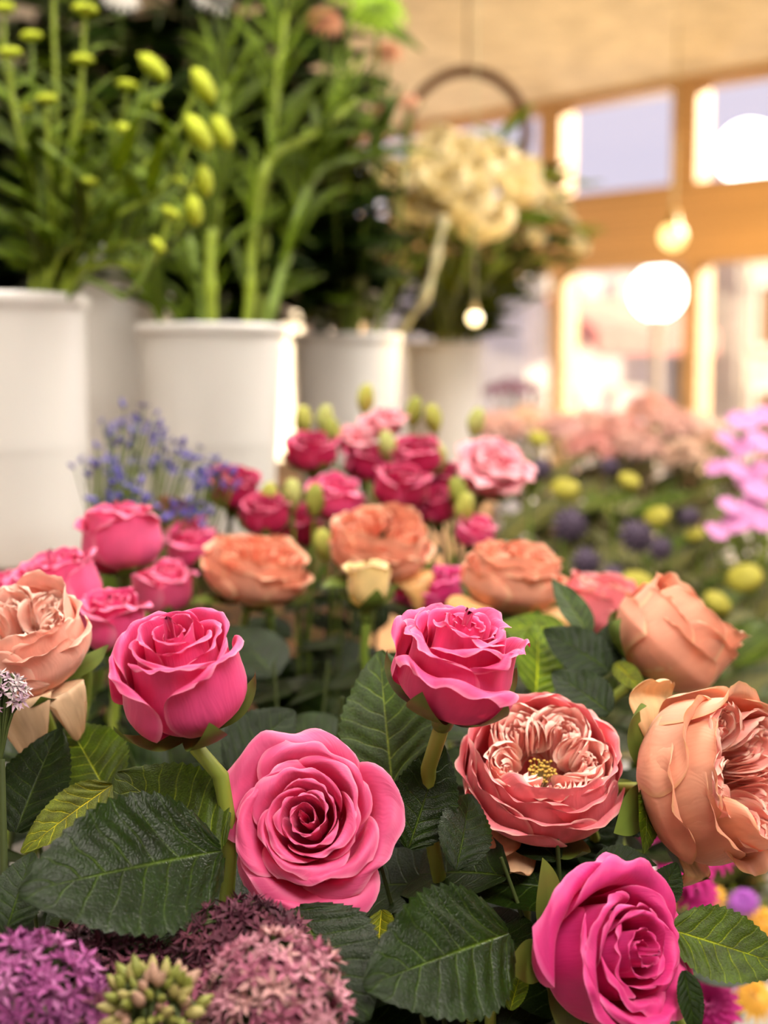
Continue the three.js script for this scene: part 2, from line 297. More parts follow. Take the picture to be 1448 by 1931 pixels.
// ------------------------------------------------------------------ the shop
const R_ = {
  ceil: std({ color: rgb('#f2e6d4'), map: speckle, roughness: 0.85 }),
  wall: std({ color: rgb('#e9e2d6'), map: speckle, roughness: 0.9 }),
  floor: std({ color: rgb('#6b5540'), map: speckle, roughness: 0.6 }),
  timber: std({ color: rgb('#fff0dc'), map: woodMap, roughness: 0.55 }),
  pane: phys({ color: 0xffffff, transmission: 1, thickness: 0, roughness: 0.02, ior: 1.45 }),
  bench: std({ color: rgb('#a08464'), map: woodMap, roughness: 0.7 }),
};
const CEIL = 2.54, ROOM = [[-1.25, 2.2], [-0.45, -7.17], [4.2, -2.74], [4.2, 2.2]];
function slab(poly, y0, y1) { // extruded polygon in xz
  const s = new THREE.Shape(poly.map(([x, z]) => new THREE.Vector2(x, -z))), g = new THREE.ExtrudeGeometry(s, { depth: y1 - y0, bevelEnabled: false });
  g.rotateX(-Math.PI / 2); g.translate(0, y0, 0); return g;
}
const big = [[-1.5, 2.5], [-0.7, -7.4], [-0.45, -7.3], [4.35, -2.84], [4.5, 2.5]];
{ const f = structure(shade(new THREE.Mesh(slab(big, -0.12, 0), R_.floor))); f.name = 'floor'; scene.add(f); }
{ const c = structure(shade(new THREE.Mesh(slab(big, CEIL, CEIL + 0.15), R_.ceil))); c.name = 'ceiling'; scene.add(c); }
function wall(name, a, b, mat, th = 0.14) { // inner face on the line a-b, thickness outwards
  const dx = b[0] - a[0], dz = b[1] - a[1], L = Math.hypot(dx, dz), m = structure(shade(new THREE.Mesh(new THREE.BoxGeometry(L + 0.1, CEIL, th), mat)));
  m.name = name; const nx = dz / L, nzv = -dx / L, cx = (ROOM[0][0] + ROOM[2][0]) / 2, cz = -2, mx = (a[0] + b[0]) / 2, mz = (a[1] + b[1]) / 2, sg = (nx * (mx - cx) + nzv * (mz - cz)) > 0 ? 1 : -1;
  m.position.set(mx + nx * sg * th / 2, CEIL / 2, mz + nzv * sg * th / 2); m.rotation.y = -Math.atan2(dz, dx); scene.add(m); return m;
}
wall('wall_left', ROOM[0], ROOM[1], R_.wall);
wall('wall_right', ROOM[2], ROOM[3], R_.wall);
wall('wall_back', ROOM[3], ROOM[0], R_.wall);
// the glazed shop front: sill wall, posts, a deep transom beam and a head board
const FL = Math.hypot(4.65, 4.43), front = structure(new THREE.Group());
front.name = 'wall_front'; front.position.set(-0.45, 0, -7.17); front.rotation.y = -Math.atan2(4.43, 4.65); scene.add(front);
const SILL = 0.5, BEAM0 = 1.79, BEAM1 = 2.115, HEAD = 2.5;
part(front, 'sill_wall', box(FL, SILL, 0.12, FL / 2, SILL / 2, -0.06), R_.wall);
part(front, 'transom_beam', box(FL, BEAM1 - BEAM0, 0.14, FL / 2, (BEAM0 + BEAM1) / 2, -0.06), R_.timber);
part(front, 'head_board', box(FL, CEIL - HEAD, 0.12, FL / 2, (CEIL + HEAD) / 2, -0.06), R_.timber);
const posts = []; for (let k = -3; k <= 5; k++) posts.push(2.31 + 0.68 * k);
posts.forEach((s) => {
  part(front, 'post', box(0.12, HEAD - BEAM1, 0.11, s, (HEAD + BEAM1) / 2, -0.06), R_.timber);
  part(front, 'post', box(0.07, BEAM0 - SILL, 0.11, s + 0.05, (BEAM0 + SILL) / 2, -0.06), R_.timber);
});
const ends = [0, ...posts, FL];
for (let k = 0; k + 1 < ends.length; k++) {
  const a = ends[k] + 0.04, b = ends[k + 1] - 0.04; if (b - a < 0.12) continue;
  const w = structure(new THREE.Group()); w.name = `window_${k + 1}`; w.position.copy(front.position); w.rotation.copy(front.rotation); scene.add(w);
  part(w, 'upper_pane', box(b - a, HEAD - BEAM1, 0.006, (a + b) / 2, (HEAD + BEAM1) / 2, -0.07), R_.pane);
  part(w, 'lower_pane', box(b - a, BEAM0 - SILL, 0.006, (a + b) / 2 + 0.02, (BEAM0 + SILL) / 2, -0.07), R_.pane);
}
// ceiling light panels over the counter: unseen fittings with their light just below the glowing face
function panel(x, z, w, d, power, label) {
  const o = thing('ceiling_light', label, 'light', V(x, CEIL, z)), face = new THREE.Color(1, 0.93, 0.82);
  part(o, 'frame', mergeGeometries([box(w + 0.06, 0.04, 0.03, 0, -0.02, d / 2 + 0.015), box(w + 0.06, 0.04, 0.03, 0, -0.02, -d / 2 - 0.015), box(0.03, 0.04, d, w / 2 + 0.015, -0.02, 0), box(0.03, 0.04, d, -w / 2 - 0.015, -0.02, 0)]), M.white);
  part(o, 'diffuser', box(w, 0.02, d, 0, -0.012, 0), std({ color: 0xffffff, emissive: face, emissiveIntensity: 1.2 }));
  const l = new THREE.RectAreaLight(face, power, w, d); l.position.set(x, CEIL - 0.045, z); l.lookAt(x, 0, z); scene.add(l);
}
panel(0.55, 0.35, 1.2, 0.6, 26, 'square-edged white ceiling light panel over the near end of the flower bench');
panel(0.85, -1.75, 0.6, 0.6, 40, 'added unseen ceiling light panel brightening the flowers at the far end of the bench');  // added above the view to brighten the cream carnations and peach statice
panel(-0.3, -1.0, 0.6, 0.6, 20, 'small white ceiling light panel over the tall bucket stems');
panel(2.4, -1.4, 1.2, 0.6, 16, 'white ceiling light panel near the right wall');

// ------------------------------------------------------------------ street outside
const street = structure(shade(new THREE.Mesh(box(60, 0.2, 40, 8, -0.25, -26), std({ color: rgb('#cfc8c4'), map: speckle, roughness: 0.9 })))); street.name = 'pavement'; scene.add(street);
function pavilion(x, z, w, h, wallHex, label, { roof = '#c9b8a6', wins = 3, winHex = '#8a6a4c', awning } = {}) {
  const o = thing('street_building', label, 'building', V(x, -0.15, z)), wm = std({ color: rgb(wallHex), map: speckle, roughness: 0.9 });
  o.rotation.y = 0.45;
  part(o, 'facade', box(w, h, 3, 0, h / 2, -1.5), wm);
  part(o, 'roof', box(w + 0.3, 0.14, 3.3, 0, h + 0.07, -1.5), flat(roof));
  const gm = std({ color: rgb(winHex), roughness: 0.25 }), fm = flat('#f3ece2');
  for (let k = 0; k < wins; k++) for (const [y, hh] of [[0.55, 0.75], [1.75, 0.55]]) {
    const cx = (k + 0.5) / wins * w - w / 2, ww = 0.34;
    const f = part(o, 'window_frame', mergeGeometries([box(ww + 0.12, 0.06, 0.06, cx, y - 0.03, 0.02), box(ww + 0.12, 0.06, 0.06, cx, y + hh + 0.03, 0.02), box(0.06, hh, 0.06, cx - ww / 2 - 0.03, y + hh / 2, 0.02), box(0.06, hh, 0.06, cx + ww / 2 + 0.03, y + hh / 2, 0.02)]), fm);
    part(f, 'window_glass', box(ww, hh, 0.02, cx, y + hh / 2, 0.005), gm);
  }
  if (awning) { const s = new THREE.Shape([[0, 0], [0.85, -0.3], [0.85, -0.5], [0.83, -0.5], [0.8, -0.27], [0, 0.03]].map((p) => new THREE.Vector2(...p))), g = new THREE.ExtrudeGeometry(s, { depth: w * 0.8, bevelEnabled: false }); g.rotateY(-Math.PI / 2); g.translate(w * 0.4, 2.15, 0.02); part(o, 'awning', g, flat(awning)); }
  return o;
}
pavilion(4.7, -13.4, 3.0, 2.9, '#efe3d3', 'pale cream street building with two rows of small brown windows', { wins: 4 });
pavilion(2.0, -12.4, 1.6, 2.7, '#f1ebee', 'small white kiosk with a pink awning across the street', { wins: 2, awning: '#f09a92', winHex: '#cfc5d4' });
pavilion(-0.6, -15.5, 1.6, 2.6, '#e9dccf', 'narrow beige street building seen between foliage and kiosk', { wins: 2, winHex: '#b9a48c' });
function globeLamp(p, r, label, watts) {
  const o = thing('street_lamp', label, 'lamp', V(p.x, -0.15, p.z)), em = new THREE.Color(1, 0.97, 0.9), y = p.y + 0.15;
  part(o, 'post', new THREE.LatheGeometry([[0.0001, 0], [0.09, 0], [0.08, 0.1], [0.035, 0.2], [0.03, y - r - 0.06], [0.06, y - r - 0.02], [0.05, y - r + 0.02]].map((q) => new THREE.Vector2(...q)), 12), flat('#b7a795'));
  part(o, 'globe', new THREE.SphereGeometry(r, 24, 16).translate(0, y, 0), std({ color: 0xffffff, emissive: em, emissiveIntensity: 9 }));
  const l = new THREE.PointLight(em, watts, 0, 2); l.position.copy(p); l.shadow.radius = r * 40; l.castShadow = true; scene.add(l);
}
globeLamp(P(1240, 552, 8.2), 0.16, 'white glowing globe lamp on a low post outside the lower window', 4);
globeLamp(P(1412, 290, 8.6), 0.2, 'tall glowing globe lamp seen through the upper right window', 4);
function pendant(p, r, label, hex, glow, watts) {
  const o = thing('pendant_lamp', label, 'lamp', V(p.x, CEIL, p.z)), y = p.y - CEIL, em = rgb(hex);
  part(o, 'cord', new THREE.CylinderGeometry(r * 0.08, r * 0.08, -y - r * 2, 6).translate(0, (y + r * 2) / 2, 0), flat('#d9cfa0'));
  part(o, 'socket', new THREE.LatheGeometry([[0.0001, r * 2.4], [r * 0.35, r * 2.3], [r * 0.5, r * 1.6], [r * 0.62, r * 1.1], [r * 0.6, r * 0.95]].map((q) => new THREE.Vector2(...q)), 14).translate(0, y - r * 0.3, 0), flat('#d9b067', 0.4));
  part(o, 'bulb', new THREE.SphereGeometry(r, 18, 12).translate(0, y, 0), std({ color: 0xffffff, emissive: em, emissiveIntensity: glow }));
  const l = new THREE.PointLight(em, watts, 0, 2); l.position.copy(p); l.shadow.radius = r * 40; l.castShadow = true; scene.add(l);
}
pendant(P(1269, 446, 4.6), 0.045, 'small amber pendant bulb hanging before the wooden transom beam', '#ffd070', 2.6, 3);
pendant(P(895, 600, 2.0), 0.011, 'tiny warm pendant bulb hanging low beside the cream bouquet', '#ffe2a0', 5, 0.15);
// ------------------------------------------------------------------ bench, riser and buckets
const BENCH = 0.74, TIER = 1.165;
{
  const o = thing('display_bench', 'long wooden display bench carrying the flower buckets', 'bench', V(0.26, 0, -1.7));
  for (let k = 0; k < 9; k++) part(o, 'plank', box(0.228, 0.035, 2.9, -0.93 + k * 0.232, BENCH - 0.0175, 0), R_.bench);
  for (const x of [-0.9, 0.9]) for (const z of [-1.4, 0, 1.4]) part(o, 'leg', box(0.07, BENCH - 0.035, 0.07, x, (BENCH - 0.035) / 2, z), R_.bench);
  for (const z of [-1.4, 0, 1.4]) part(o, 'crossbar', box(1.75, 0.06, 0.05, 0, BENCH - 0.065, z), R_.bench);
}
{
  const o = thing('bucket_riser', 'wooden riser box on the bench under the row of white buckets', 'riser', V(-0.3, BENCH, -2)), pl = (a) => a.map(([x, z]) => [x + 0.3, z + 2]);
  part(o, 'carcass', slab(pl([[-0.8, -1.15], [-0.26, -1.15], [0.24, -2.78], [-0.78, -2.78]]), 0, TIER - BENCH - 0.03), R_.bench);
  part(o, 'top_board', slab(pl([[-0.81, -1.14], [-0.25, -1.14], [0.25, -2.8], [-0.79, -2.8]]), TIER - BENCH - 0.03, TIER - BENCH), R_.bench);
}
function bucket(x, y, z, r, h, label, group, taper = 0.78) {
  const o = thing('flower_bucket', label, 'bucket', V(x, y, z), group), rb = r * taper, pr = [];
  for (const [a, b] of [[0.0001, 0.001], [rb - 0.006, 0.001], [rb, 0.007]]) pr.push([a, b]);
  const rr = (t) => mix(rb, r - 0.004, t);
  for (const [t, dx] of [[0.2, 0], [0.43, 0], [0.445, 0.0014], [0.46, 0], [0.7, 0], [0.93, 0], [0.945, 0.002], [0.96, 0.004], [0.985, 0.0045], [0.998, 0.003], [1, 0.0005], [0.996, -0.002]]) pr.push([rr(t) + dx, t * h]);
  for (const t of [0.9, 0.5, 0.1, 0.03]) pr.push([rr(t) - 0.003, t * h]);
  pr.push([0.0001, 0.008]);
  part(o, 'shell', new THREE.LatheGeometry(pr.map((q) => new THREE.Vector2(...q)), 56), M.white);
  return o;
}
const bk = (px, d, rimY, wpx, h, label, tp) => { const c = P(px, rimY, d), rim = c.y; bucket(c.x, rim - h, c.z, wpx * mpp(d) / 2, h, label, undefined, tp); return V(c.x, rim - h, c.z); };
const rimH = (px, py, d) => P(px, py, d).y - TIER;
const B1 = bk(-2, 1.27, 556, 336, rimH(0, 556, 1.27), 'tall glossy white bucket holding lime buttons, at the left edge', 0.93);
const B2 = bk(398, 1.5, 612, 284, rimH(398, 612, 1.5), 'white tapered bucket full of thick jointed green stems', 0.8);
const B3 = bk(654, 1.98, 630, 214, rimH(654, 630, 1.98), 'white bucket below the dark foliage, third along the row', 0.82);
const B4 = bk(835, 2.55, 646, 160, rimH(835, 646, 2.55), 'cream-white bucket at the far end of the row under the cream blooms', 0.82);
const B5 = bk(205, 1.72, 470, 250, rimH(205, 470, 1.72), 'taller white bucket in shade behind the gap in the front row', 0.85);
const B6 = bk(60, 2.2, 560, 190, rimH(60, 560, 2.2), 'white bucket at the back of the riser, half hidden behind the tall one', 0.85);
const B7 = bk(330, 2.3, 580, 185, rimH(330, 580, 2.3), 'white bucket at the back of the riser behind the jointed stems', 0.85);
const low = {};
const lowSpots = { sedum: [-0.125, -0.44, 'sedum'], f1: [-0.1, -0.635, 'open pink rose and left leaves'], f2: [0.085, -0.64, 'peach and pink roses'], f3: [0.275, -0.68, 'large peach rose'], m1: [-0.29, -0.77, 'left pink roses'], m2: [-0.1, -0.83, 'blurred peach roses'], m3: [0.09, -0.84, 'apricot rose'], m4: [0.27, -0.9, 'right peach rose'], s1: [-0.28, -1.03, 'blue sea lavender'], s2: [-0.08, -1.04, 'crimson spray roses'], s3: [0.11, -1.05, 'yellow-green buds'], g1: [0.3, -1.12, 'magenta daisies'], h1: [0.2, -1.4, 'olive filler'], h2: [0.4, -1.35, 'violet filler'], h3: [0.62, -1.45, 'lilac phlox'], h4: [0.33, -1.62, 'lime buttons'], h5: [0.55, -1.75, 'peach haze'], h6: [0.36, -1.95, 'salmon haze'], h7: [0.72, -1.85, 'pink haze'] };
for (const [k, [x, z, what]] of Object.entries(lowSpots)) { bucket(x, BENCH, z, 0.086, ['f3', 'm4', 'g1', 'h1', 'h2', 'h3', 'h4', 'h5', 'h6', 'h7'].includes(k) ? 0.14 : k === 'f2' ? 0.25 : 0.3, `white bucket on the bench holding the ${what}`); low[k] = V(x, BENCH + 0.012, z); }

// ------------------------------------------------------------------ the sharp roses in front
let footN = 0;
const foot = (k) => { footN++; const a = footN * 2.4, r = 0.018 + 0.024 * ((footN * 0.618) % 1); return low[k].clone().add(V(Math.cos(a) * r, 0, Math.sin(a) * r)); };
const L = (x0, y0, d0, x1, y1, d1, n, v = 'broad', m = M.leaf, wide = 1) => ({ from: P(x0, y0, d0), to: P(x1, y1, d1), n, v, m, o: { nu: 20, nv: 68, wide } });
const roses = [];
function addRose(o, leafN, leafL, seed, t0 = 0.1, t1 = 0.62) { const r = rose(o); if (leafN) stemLeaves(r, seed, leafN, t0, t1, leafL, o.leafMats, o.leafVars, o.leafRes); roses.push(r); return r; }
const hero = { nu: 26, nv: 20 };

// A: upright bud with a long stem
addRose({ label: 'half-open upright pink rose bud on a bare curved stem, standing above the big leaves', head: teaHead('A', PAL.pink, { N: 17, R: 0.0262, H: 0.054, drop: 0.26, curl: 0.0026, belly: 1.1, roll: 0.003, seed: 3, ...hero }), at: P(358, 1372, 0.575), axis: V(-0.09, 0.9, 0.4), spin: 2.6, foot: foot('f1'), stemR: 0.0034, via: [P(396, 1412, 0.578), P(422, 1495, 0.58), P(432, 1620, 0.59)], sepalKinds: [0, 0, 1, 0, 0],
  leaves: [L(418, 1605, 0.555, 46, 1668, 0.5, V(0.1, 0.62, 0.8), 'broad', M.leaf, 1.06), L(416, 1604, 0.572, 212, 1450, 0.59, V(0.1, 0.5, 0.86), 'broad', M.leafMid, 1.18), L(430, 1450, 0.66, 560, 1330, 0.69, V(0, 0.4, 0.9), 'broad', M.leafDeep)] }, 6, 0.06, 11, 0.35, 0.8);
// B: open rose facing us
addRose({ label: 'wide open bright pink rose facing forward, lowest of the pink roses left of centre', head: teaHead('B', PAL.rose, { N: 20, R: 0.034, H: 0.043, drop: 0.34, curl: 0.0048, belly: 0.8, roll: 0.006, seed: 8, outer: 1, wave: 0.0011, ...hero }), at: P(596, 1566, 0.6), axis: V(-0.07, 0.46, 0.86), spin: 4.4, size: 0.96, foot: foot('f1'), bend: -0.5,
  leaves: [L(556, 1712, 0.55, 690, 1905, 0.5, V(0.2, 0.6, 0.8), 'broad', M.leafDeep, 1.1), L(720, 1716, 0.57, 705, 1840, 0.54, V(-0.3, 0.3, 0.9), 'narrow', M.leafOlive)] }, 5, 0.06, 12, 0.25, 0.75);
// C: pink rose turned up to the right
addRose({ label: 'ruffled pink rose with frilled lips, touching the coral garden rose from above', head: teaHead('C', PAL.pink, { N: 17, R: 0.026, H: 0.046, drop: 0.24, curl: 0.0036, belly: 1.08, roll: 0.006, seed: 13, wave: 0.0019, outer: 1, ...hero }), at: P(840, 1340, 0.585), axis: V(0.2, 0.95, 0.24), spin: -0.9, foot: foot('f2'), stemR: 0.0031, bend: 0.6, sepalKinds: [0, 0, 0, 1, 0],
  leaves: [L(742, 1500, 0.62, 708, 1212, 0.66, V(-0.2, 0.2, 0.95), 'broad', M.greyLeaf, 0.9), L(770, 1600, 0.585, 838, 1398, 0.6, V(0.1, 0.3, 0.9), 'broad', M.leaf, 0.95), L(860, 1640, 0.57, 900, 1470, 0.6, V(0.1, 0.3, 0.9), 'curl', M.leafDeep, 0.9)] }, 6, 0.055, 13, 0.2, 0.72);
// D: coral garden rose
addRose({ name: 'garden_rose', label: 'cupped coral garden rose opened to show folded petals and golden stamens', head: gardenHead('D', PAL.coral, { R: 0.0362, H: 0.046, guards: 19, quarters: 5, folds: 7, seed: 4, hole: 0.12, reach: 0.38, stamens: true, nu: 22, nv: 16, dry: [{ phi: -0.75, half: 0.42, out: 0.008, sag: 0.004, lift: 0.01, len: 0.01 }, { phi: -0.4, half: 0.3, out: 0.012, sag: -0.006, lift: 0.004, len: 0.01 }] }), at: P(1012, 1518, 0.64), axis: V(0.03, 0.85, 0.53), spin: 0, foot: foot('f2'), bend: -0.4,
  leaves: [L(1010, 1640, 0.655, 1175, 1540, 0.665, V(0, 0.5, 0.85), 'broad', M.leafDeep), L(1150, 1345, 0.68, 1040, 1258, 0.7, V(0.2, 0.4, 0.9), 'broad', M.leaf), L(960, 1760, 0.545, 700, 1850, 0.5, V(0, 0.55, 0.85), 'broad', M.leaf, 1.15)] }, 6, 0.06, 14, 0.2, 0.75);
// E: large peach garden rose turned to the right
addRose({ name: 'garden_rose', label: 'big tan-peach garden rose turned sideways to the right with withered outer petals', head: gardenHead('E', PAL.peach, { R: 0.0385, H: 0.058, guards: 12, quarters: 5, folds: 8, seed: 9, hole: 0.06, reach: 0.44, nu: 22, nv: 16, cup: 0.95, lip: 0.006, dry: [{ phi: 3.5, half: 0.5, out: 0.01, sag: -0.006, lift: 0.005, len: -0.006 }, { phi: 2.7, half: 0.4, out: 0.004, sag: -0.014, lift: 0.012, len: -0.01 }, { phi: 0.25, half: 0.3, out: 0.008, sag: 0.012, lift: 0.014, len: 0.02 }] }), at: P(1240, 1482, 0.625), axis: V(0.7, 0.32, 0.62), spin: 0.3, foot: foot('f3'), bend: 0.7,
  leaves: [L(1212, 1490, 0.6, 1240, 1600, 0.58, V(0.6, 0.1, 0.7), 'curl', M.leafMid), L(1165, 1560, 0.62, 1260, 1520, 0.63, V(0, 0.6, 0.8), 'broad', M.leaf)] }, 5, 0.05, 15, 0.25, 0.8);
// F: magenta-pink rose at the lower right
addRose({ label: 'deep pink rose with tall folded back petals, lowest flower of all', head: teaHead('F', PAL.hot, { N: 18, R: 0.031, H: 0.052, drop: 0.2, curl: 0.0045, belly: 0.92, roll: 0.006, seed: 21, outer: 1, wave: 0.0013, ...hero }), at: P(1056, 1800, 0.57), axis: V(0.6, 0.36, 0.72), spin: 1.1, sepalKinds: [2], foot: foot('f2'), bend: 0.4,
  leaves: [L(1262, 1752, 0.56, 1500, 1822, 0.55, V(-0.1, 0.6, 0.8), 'broad', M.leafMid, 0.9), L(1236, 1705, 0.57, 1278, 1628, 0.57, V(0, 0.3, 0.95), 'broad', M.leaf, 1.2), L(1120, 1625, 0.58, 1232, 1610, 0.57, V(0, 0.8, 0.4), 'curl', M.leafDeep), L(1290, 1830, 0.54, 1318, 1960, 0.53, V(0.2, 0.4, 0.9), 'narrow', M.leaf), L(962, 1905, 0.55, 990, 1800, 0.56, V(-0.3, 0.3, 0.9), 'narrow', M.leafBright)] }, 4, 0.055, 16, 0.25, 0.75);

// ------------------------------------------------------------------ softer roses behind them
addRose({ name: 'garden_rose', label: 'peach garden rose seen from its side, behind the big tan-peach one', head: gardenHead('G', PAL.apricot, { R: 0.0335, H: 0.055, guards: 13, quarters: 4, folds: 5, seed: 15, hole: 0.05, dry: [{ phi: 2.6, half: 0.4, out: 0.004, sag: -0.02, lift: 0.02, len: -0.02 }] }), at: P(1206, 1270, 0.76), axis: V(0.62, 0.7, 0.05), spin: 1.0, foot: foot('f3'), leaves: [L(1160, 1250, 0.74, 1215, 1300, 0.72, V(0, 0.4, 0.9), 'smooth', M.leafOlive)] }, 5, 0.055, 21, 0.2, 0.7);
addRose({ name: 'garden_rose', label: 'apricot garden rose with ruffled orange top, above the ruffled pink rose', head: gardenHead('H', PAL.apricot, { R: 0.0325, H: 0.044, guards: 13, quarters: 5, folds: 6, seed: 19, hole: 0.05, reach: 0.5, dry: [{ phi: -0.9, half: 0.45, out: 0.016, sag: 0.004, lift: 0.008, len: 0.012 }, { phi: 0.9, half: 0.45, out: 0.014, sag: 0.006, lift: 0.008, len: 0.012 }] }), at: P(958, 1150, 0.9), axis: V(0.12, 0.98, 0.12), foot: foot('m3'),
  leaves: [L(1110, 1200, 0.76, 1046, 1082, 0.78, V(0.4, 0.2, 0.9), 'narrow', M.greyLeaf), L(1150, 1265, 0.74, 1026, 1180, 0.75, V(0.1, 0.5, 0.8), 'broad', M.leaf), L(1140, 1255, 0.75, 1166, 1165, 0.76, V(0, 0.3, 0.9), 'broad', M.leaf), L(1010, 1310, 0.74, 1022, 1170, 0.77, V(0.3, 0.1, 0.9), 'broad', M.leafBright), L(1070, 1190, 0.85, 930, 1170, 0.85, V(0, 0.7, 0.6), 'smooth', M.leafBright)] }, 6, 0.06, 22, 0.15, 0.7);
addRose({ name: 'garden_rose', label: 'pink-peach rose half hidden between the apricot rose and the side-on peach rose', head: gardenHead('I', PAL.coral, { R: 0.029, H: 0.042, guards: 11, quarters: 4, folds: 4, seed: 23, hole: 0.05, nu: 12, nv: 9 }), at: P(1112, 1200, 0.92), axis: V(0.3, 0.93, 0.1), foot: foot('m4') }, 5, 0.05, 23, 0.15, 0.7);
addRose({ name: 'garden_rose', label: 'blurred peach rose behind the cream rosebud, crossed by a thin leaf', head: gardenHead('J', PAL.apricot, { R: 0.035, H: 0.045, guards: 13, quarters: 4, folds: 5, seed: 27, hole: 0.05, nu: 12, nv: 9, dry: [{ phi: 0.9, half: 0.5, out: 0.012, sag: 0.012, lift: 0.01, len: 0.03 }] }), at: P(708, 1082, 0.98), axis: V(0.1, 0.9, 0.35), foot: foot('m2'), leaves: [L(660, 1100, 0.95, 722, 990, 0.94, V(-0.5, 0.2, 0.8), 'lance', M.leaf)] }, 5, 0.06, 24, 0.12, 0.6);
addRose({ name: 'garden_rose', label: 'blurred orange-peach rose leaning right, between pink rose stems and cream bud', head: gardenHead('K', PAL.apricot, { R: 0.036, H: 0.042, guards: 13, quarters: 5, folds: 5, seed: 31, hole: 0.05, nu: 12, nv: 9 }), at: P(470, 1128, 0.96), axis: V(0.2, 0.94, 0.22), foot: foot('m2') }, 6, 0.06, 25, 0.12, 0.6);
addRose({ name: 'garden_rose', label: 'pale peach garden rose at the left edge with drooping tan petals', head: gardenHead('O', PAL.pale, { R: 0.032, H: 0.044, guards: 14, quarters: 5, folds: 6, seed: 35, hole: 0.05, dry: [{ phi: 0.1, half: 0.55, out: 0.004, sag: 0.014, lift: 0.01, len: 0.05 }, { phi: 0.75, half: 0.4, out: 0.004, sag: 0.01, lift: 0.006, len: 0.04 }] }), at: P(62, 1282, 0.66), axis: V(-0.12, 0.9, 0.4), foot: foot('m1'),
  leaves: [L(30, 1570, 0.6, 106, 1362, 0.63, V(-0.2, 0.3, 0.9), 'broad', M.leafDeep), L(205, 1500, 0.62, 120, 1350, 0.66, V(0.2, 0.3, 0.9), 'broad', M.leafMid), L(212, 1480, 0.6, 38, 1596, 0.57, V(0.1, 0.7, 0.7), 'narrow', M.leafOlive), L(10, 1760, 0.53, 60, 1600, 0.55, V(0, 0.4, 0.9), 'broad', M.leaf)] }, 6, 0.06, 26, 0.2, 0.8);
const midTea = (k, pal, R, H, seed, res = 1) => teaHead(k, pal, { N: res ? 18 : 13, R, H, drop: 0.18, curl: 0.0022, belly: 1.15, roll: 0.0025, seed, nu: res ? 14 : 9, nv: res ? 11 : 7, wave: 0.0013 });
addRose({ label: 'pink rose seen from the side on a thick lime stem before the tall white bucket', head: midTea('M', PAL.rose, 0.0245, 0.045, 41), at: P(232, 1082, 0.86), axis: V(-0.08, 0.99, 0.04), foot: foot('m1'), stemMat: M.stemLime, stemR: 0.0045, sepalKinds: [2, 1, 2, 2, 1], bend: 0.1 }, 3, 0.05, 27, 0.4, 0.8);
addRose({ label: 'pink rose bending to the left, above the pale peach rose at the edge', head: midTea('N', PAL.rose, 0.0245, 0.043, 43), at: P(128, 1174, 0.8), axis: V(-0.22, 0.95, 0.1), spin: 1, foot: foot('m1'), stemMat: M.stem, stemR: 0.004, sepalKinds: [2, 1, 2, 1, 2], bend: -0.4 }, 4, 0.055, 28, 0.4, 0.85);
addRose({ label: 'small cream and apricot rosebud on a green stem, centre of the bench', head: teaHead('L', PAL.butter, { N: 10, R: 0.0165, H: 0.031, drop: 0.05, curl: 0.002, belly: 0.95, roll: 0.002, seed: 45, nu: 10, nv: 8 }), at: P(690, 1148, 0.87), axis: V(0.02, 1, 0.02), foot: foot('m3'), size: 0.95, stemMat: M.stemGreen, sepals: 4 }, 4, 0.05, 29, 0.3, 0.7);
addRose({ label: 'small hot pink rose between the pink rosebud and the left stems', head: midTea('Q', PAL.pink, 0.0195, 0.034, 47, 0), at: P(212, 1226, 0.78), axis: V(0.02, 0.95, 0.2), foot: foot('m1'), sepals: 3 }, 3, 0.05, 30, 0.3, 0.8);
addRose({ label: 'blurred rose-pink bloom behind the upright pink rosebud, beside the lime stem', head: midTea('S', PAL.rose, 0.022, 0.036, 49, 0), at: P(298, 1156, 0.94), axis: V(0.1, 0.95, 0.2), foot: foot('m2'), sepals: 3 }, 4, 0.05, 31, 0.25, 0.7);
addRose({ label: 'pink rose cut by the left edge of the picture, below the bending one', head: midTea('T', PAL.rose, 0.022, 0.036, 51, 0), at: P(8, 1184, 0.85), axis: V(-0.15, 0.97, 0.1), foot: foot('m1'), sepals: 3 }, 2, 0.05, 32, 0.3, 0.8);
addRose({ label: 'flat hot pink bloom glowing between cream bud and apricot rose', head: midTea('U', PAL.hot, 0.024, 0.026, 53, 0), at: P(815, 1142, 0.98), axis: V(-0.1, 0.95, 0.2), foot: foot('m3'), sepals: 3 }, 3, 0.05, 33, 0.3, 0.7);

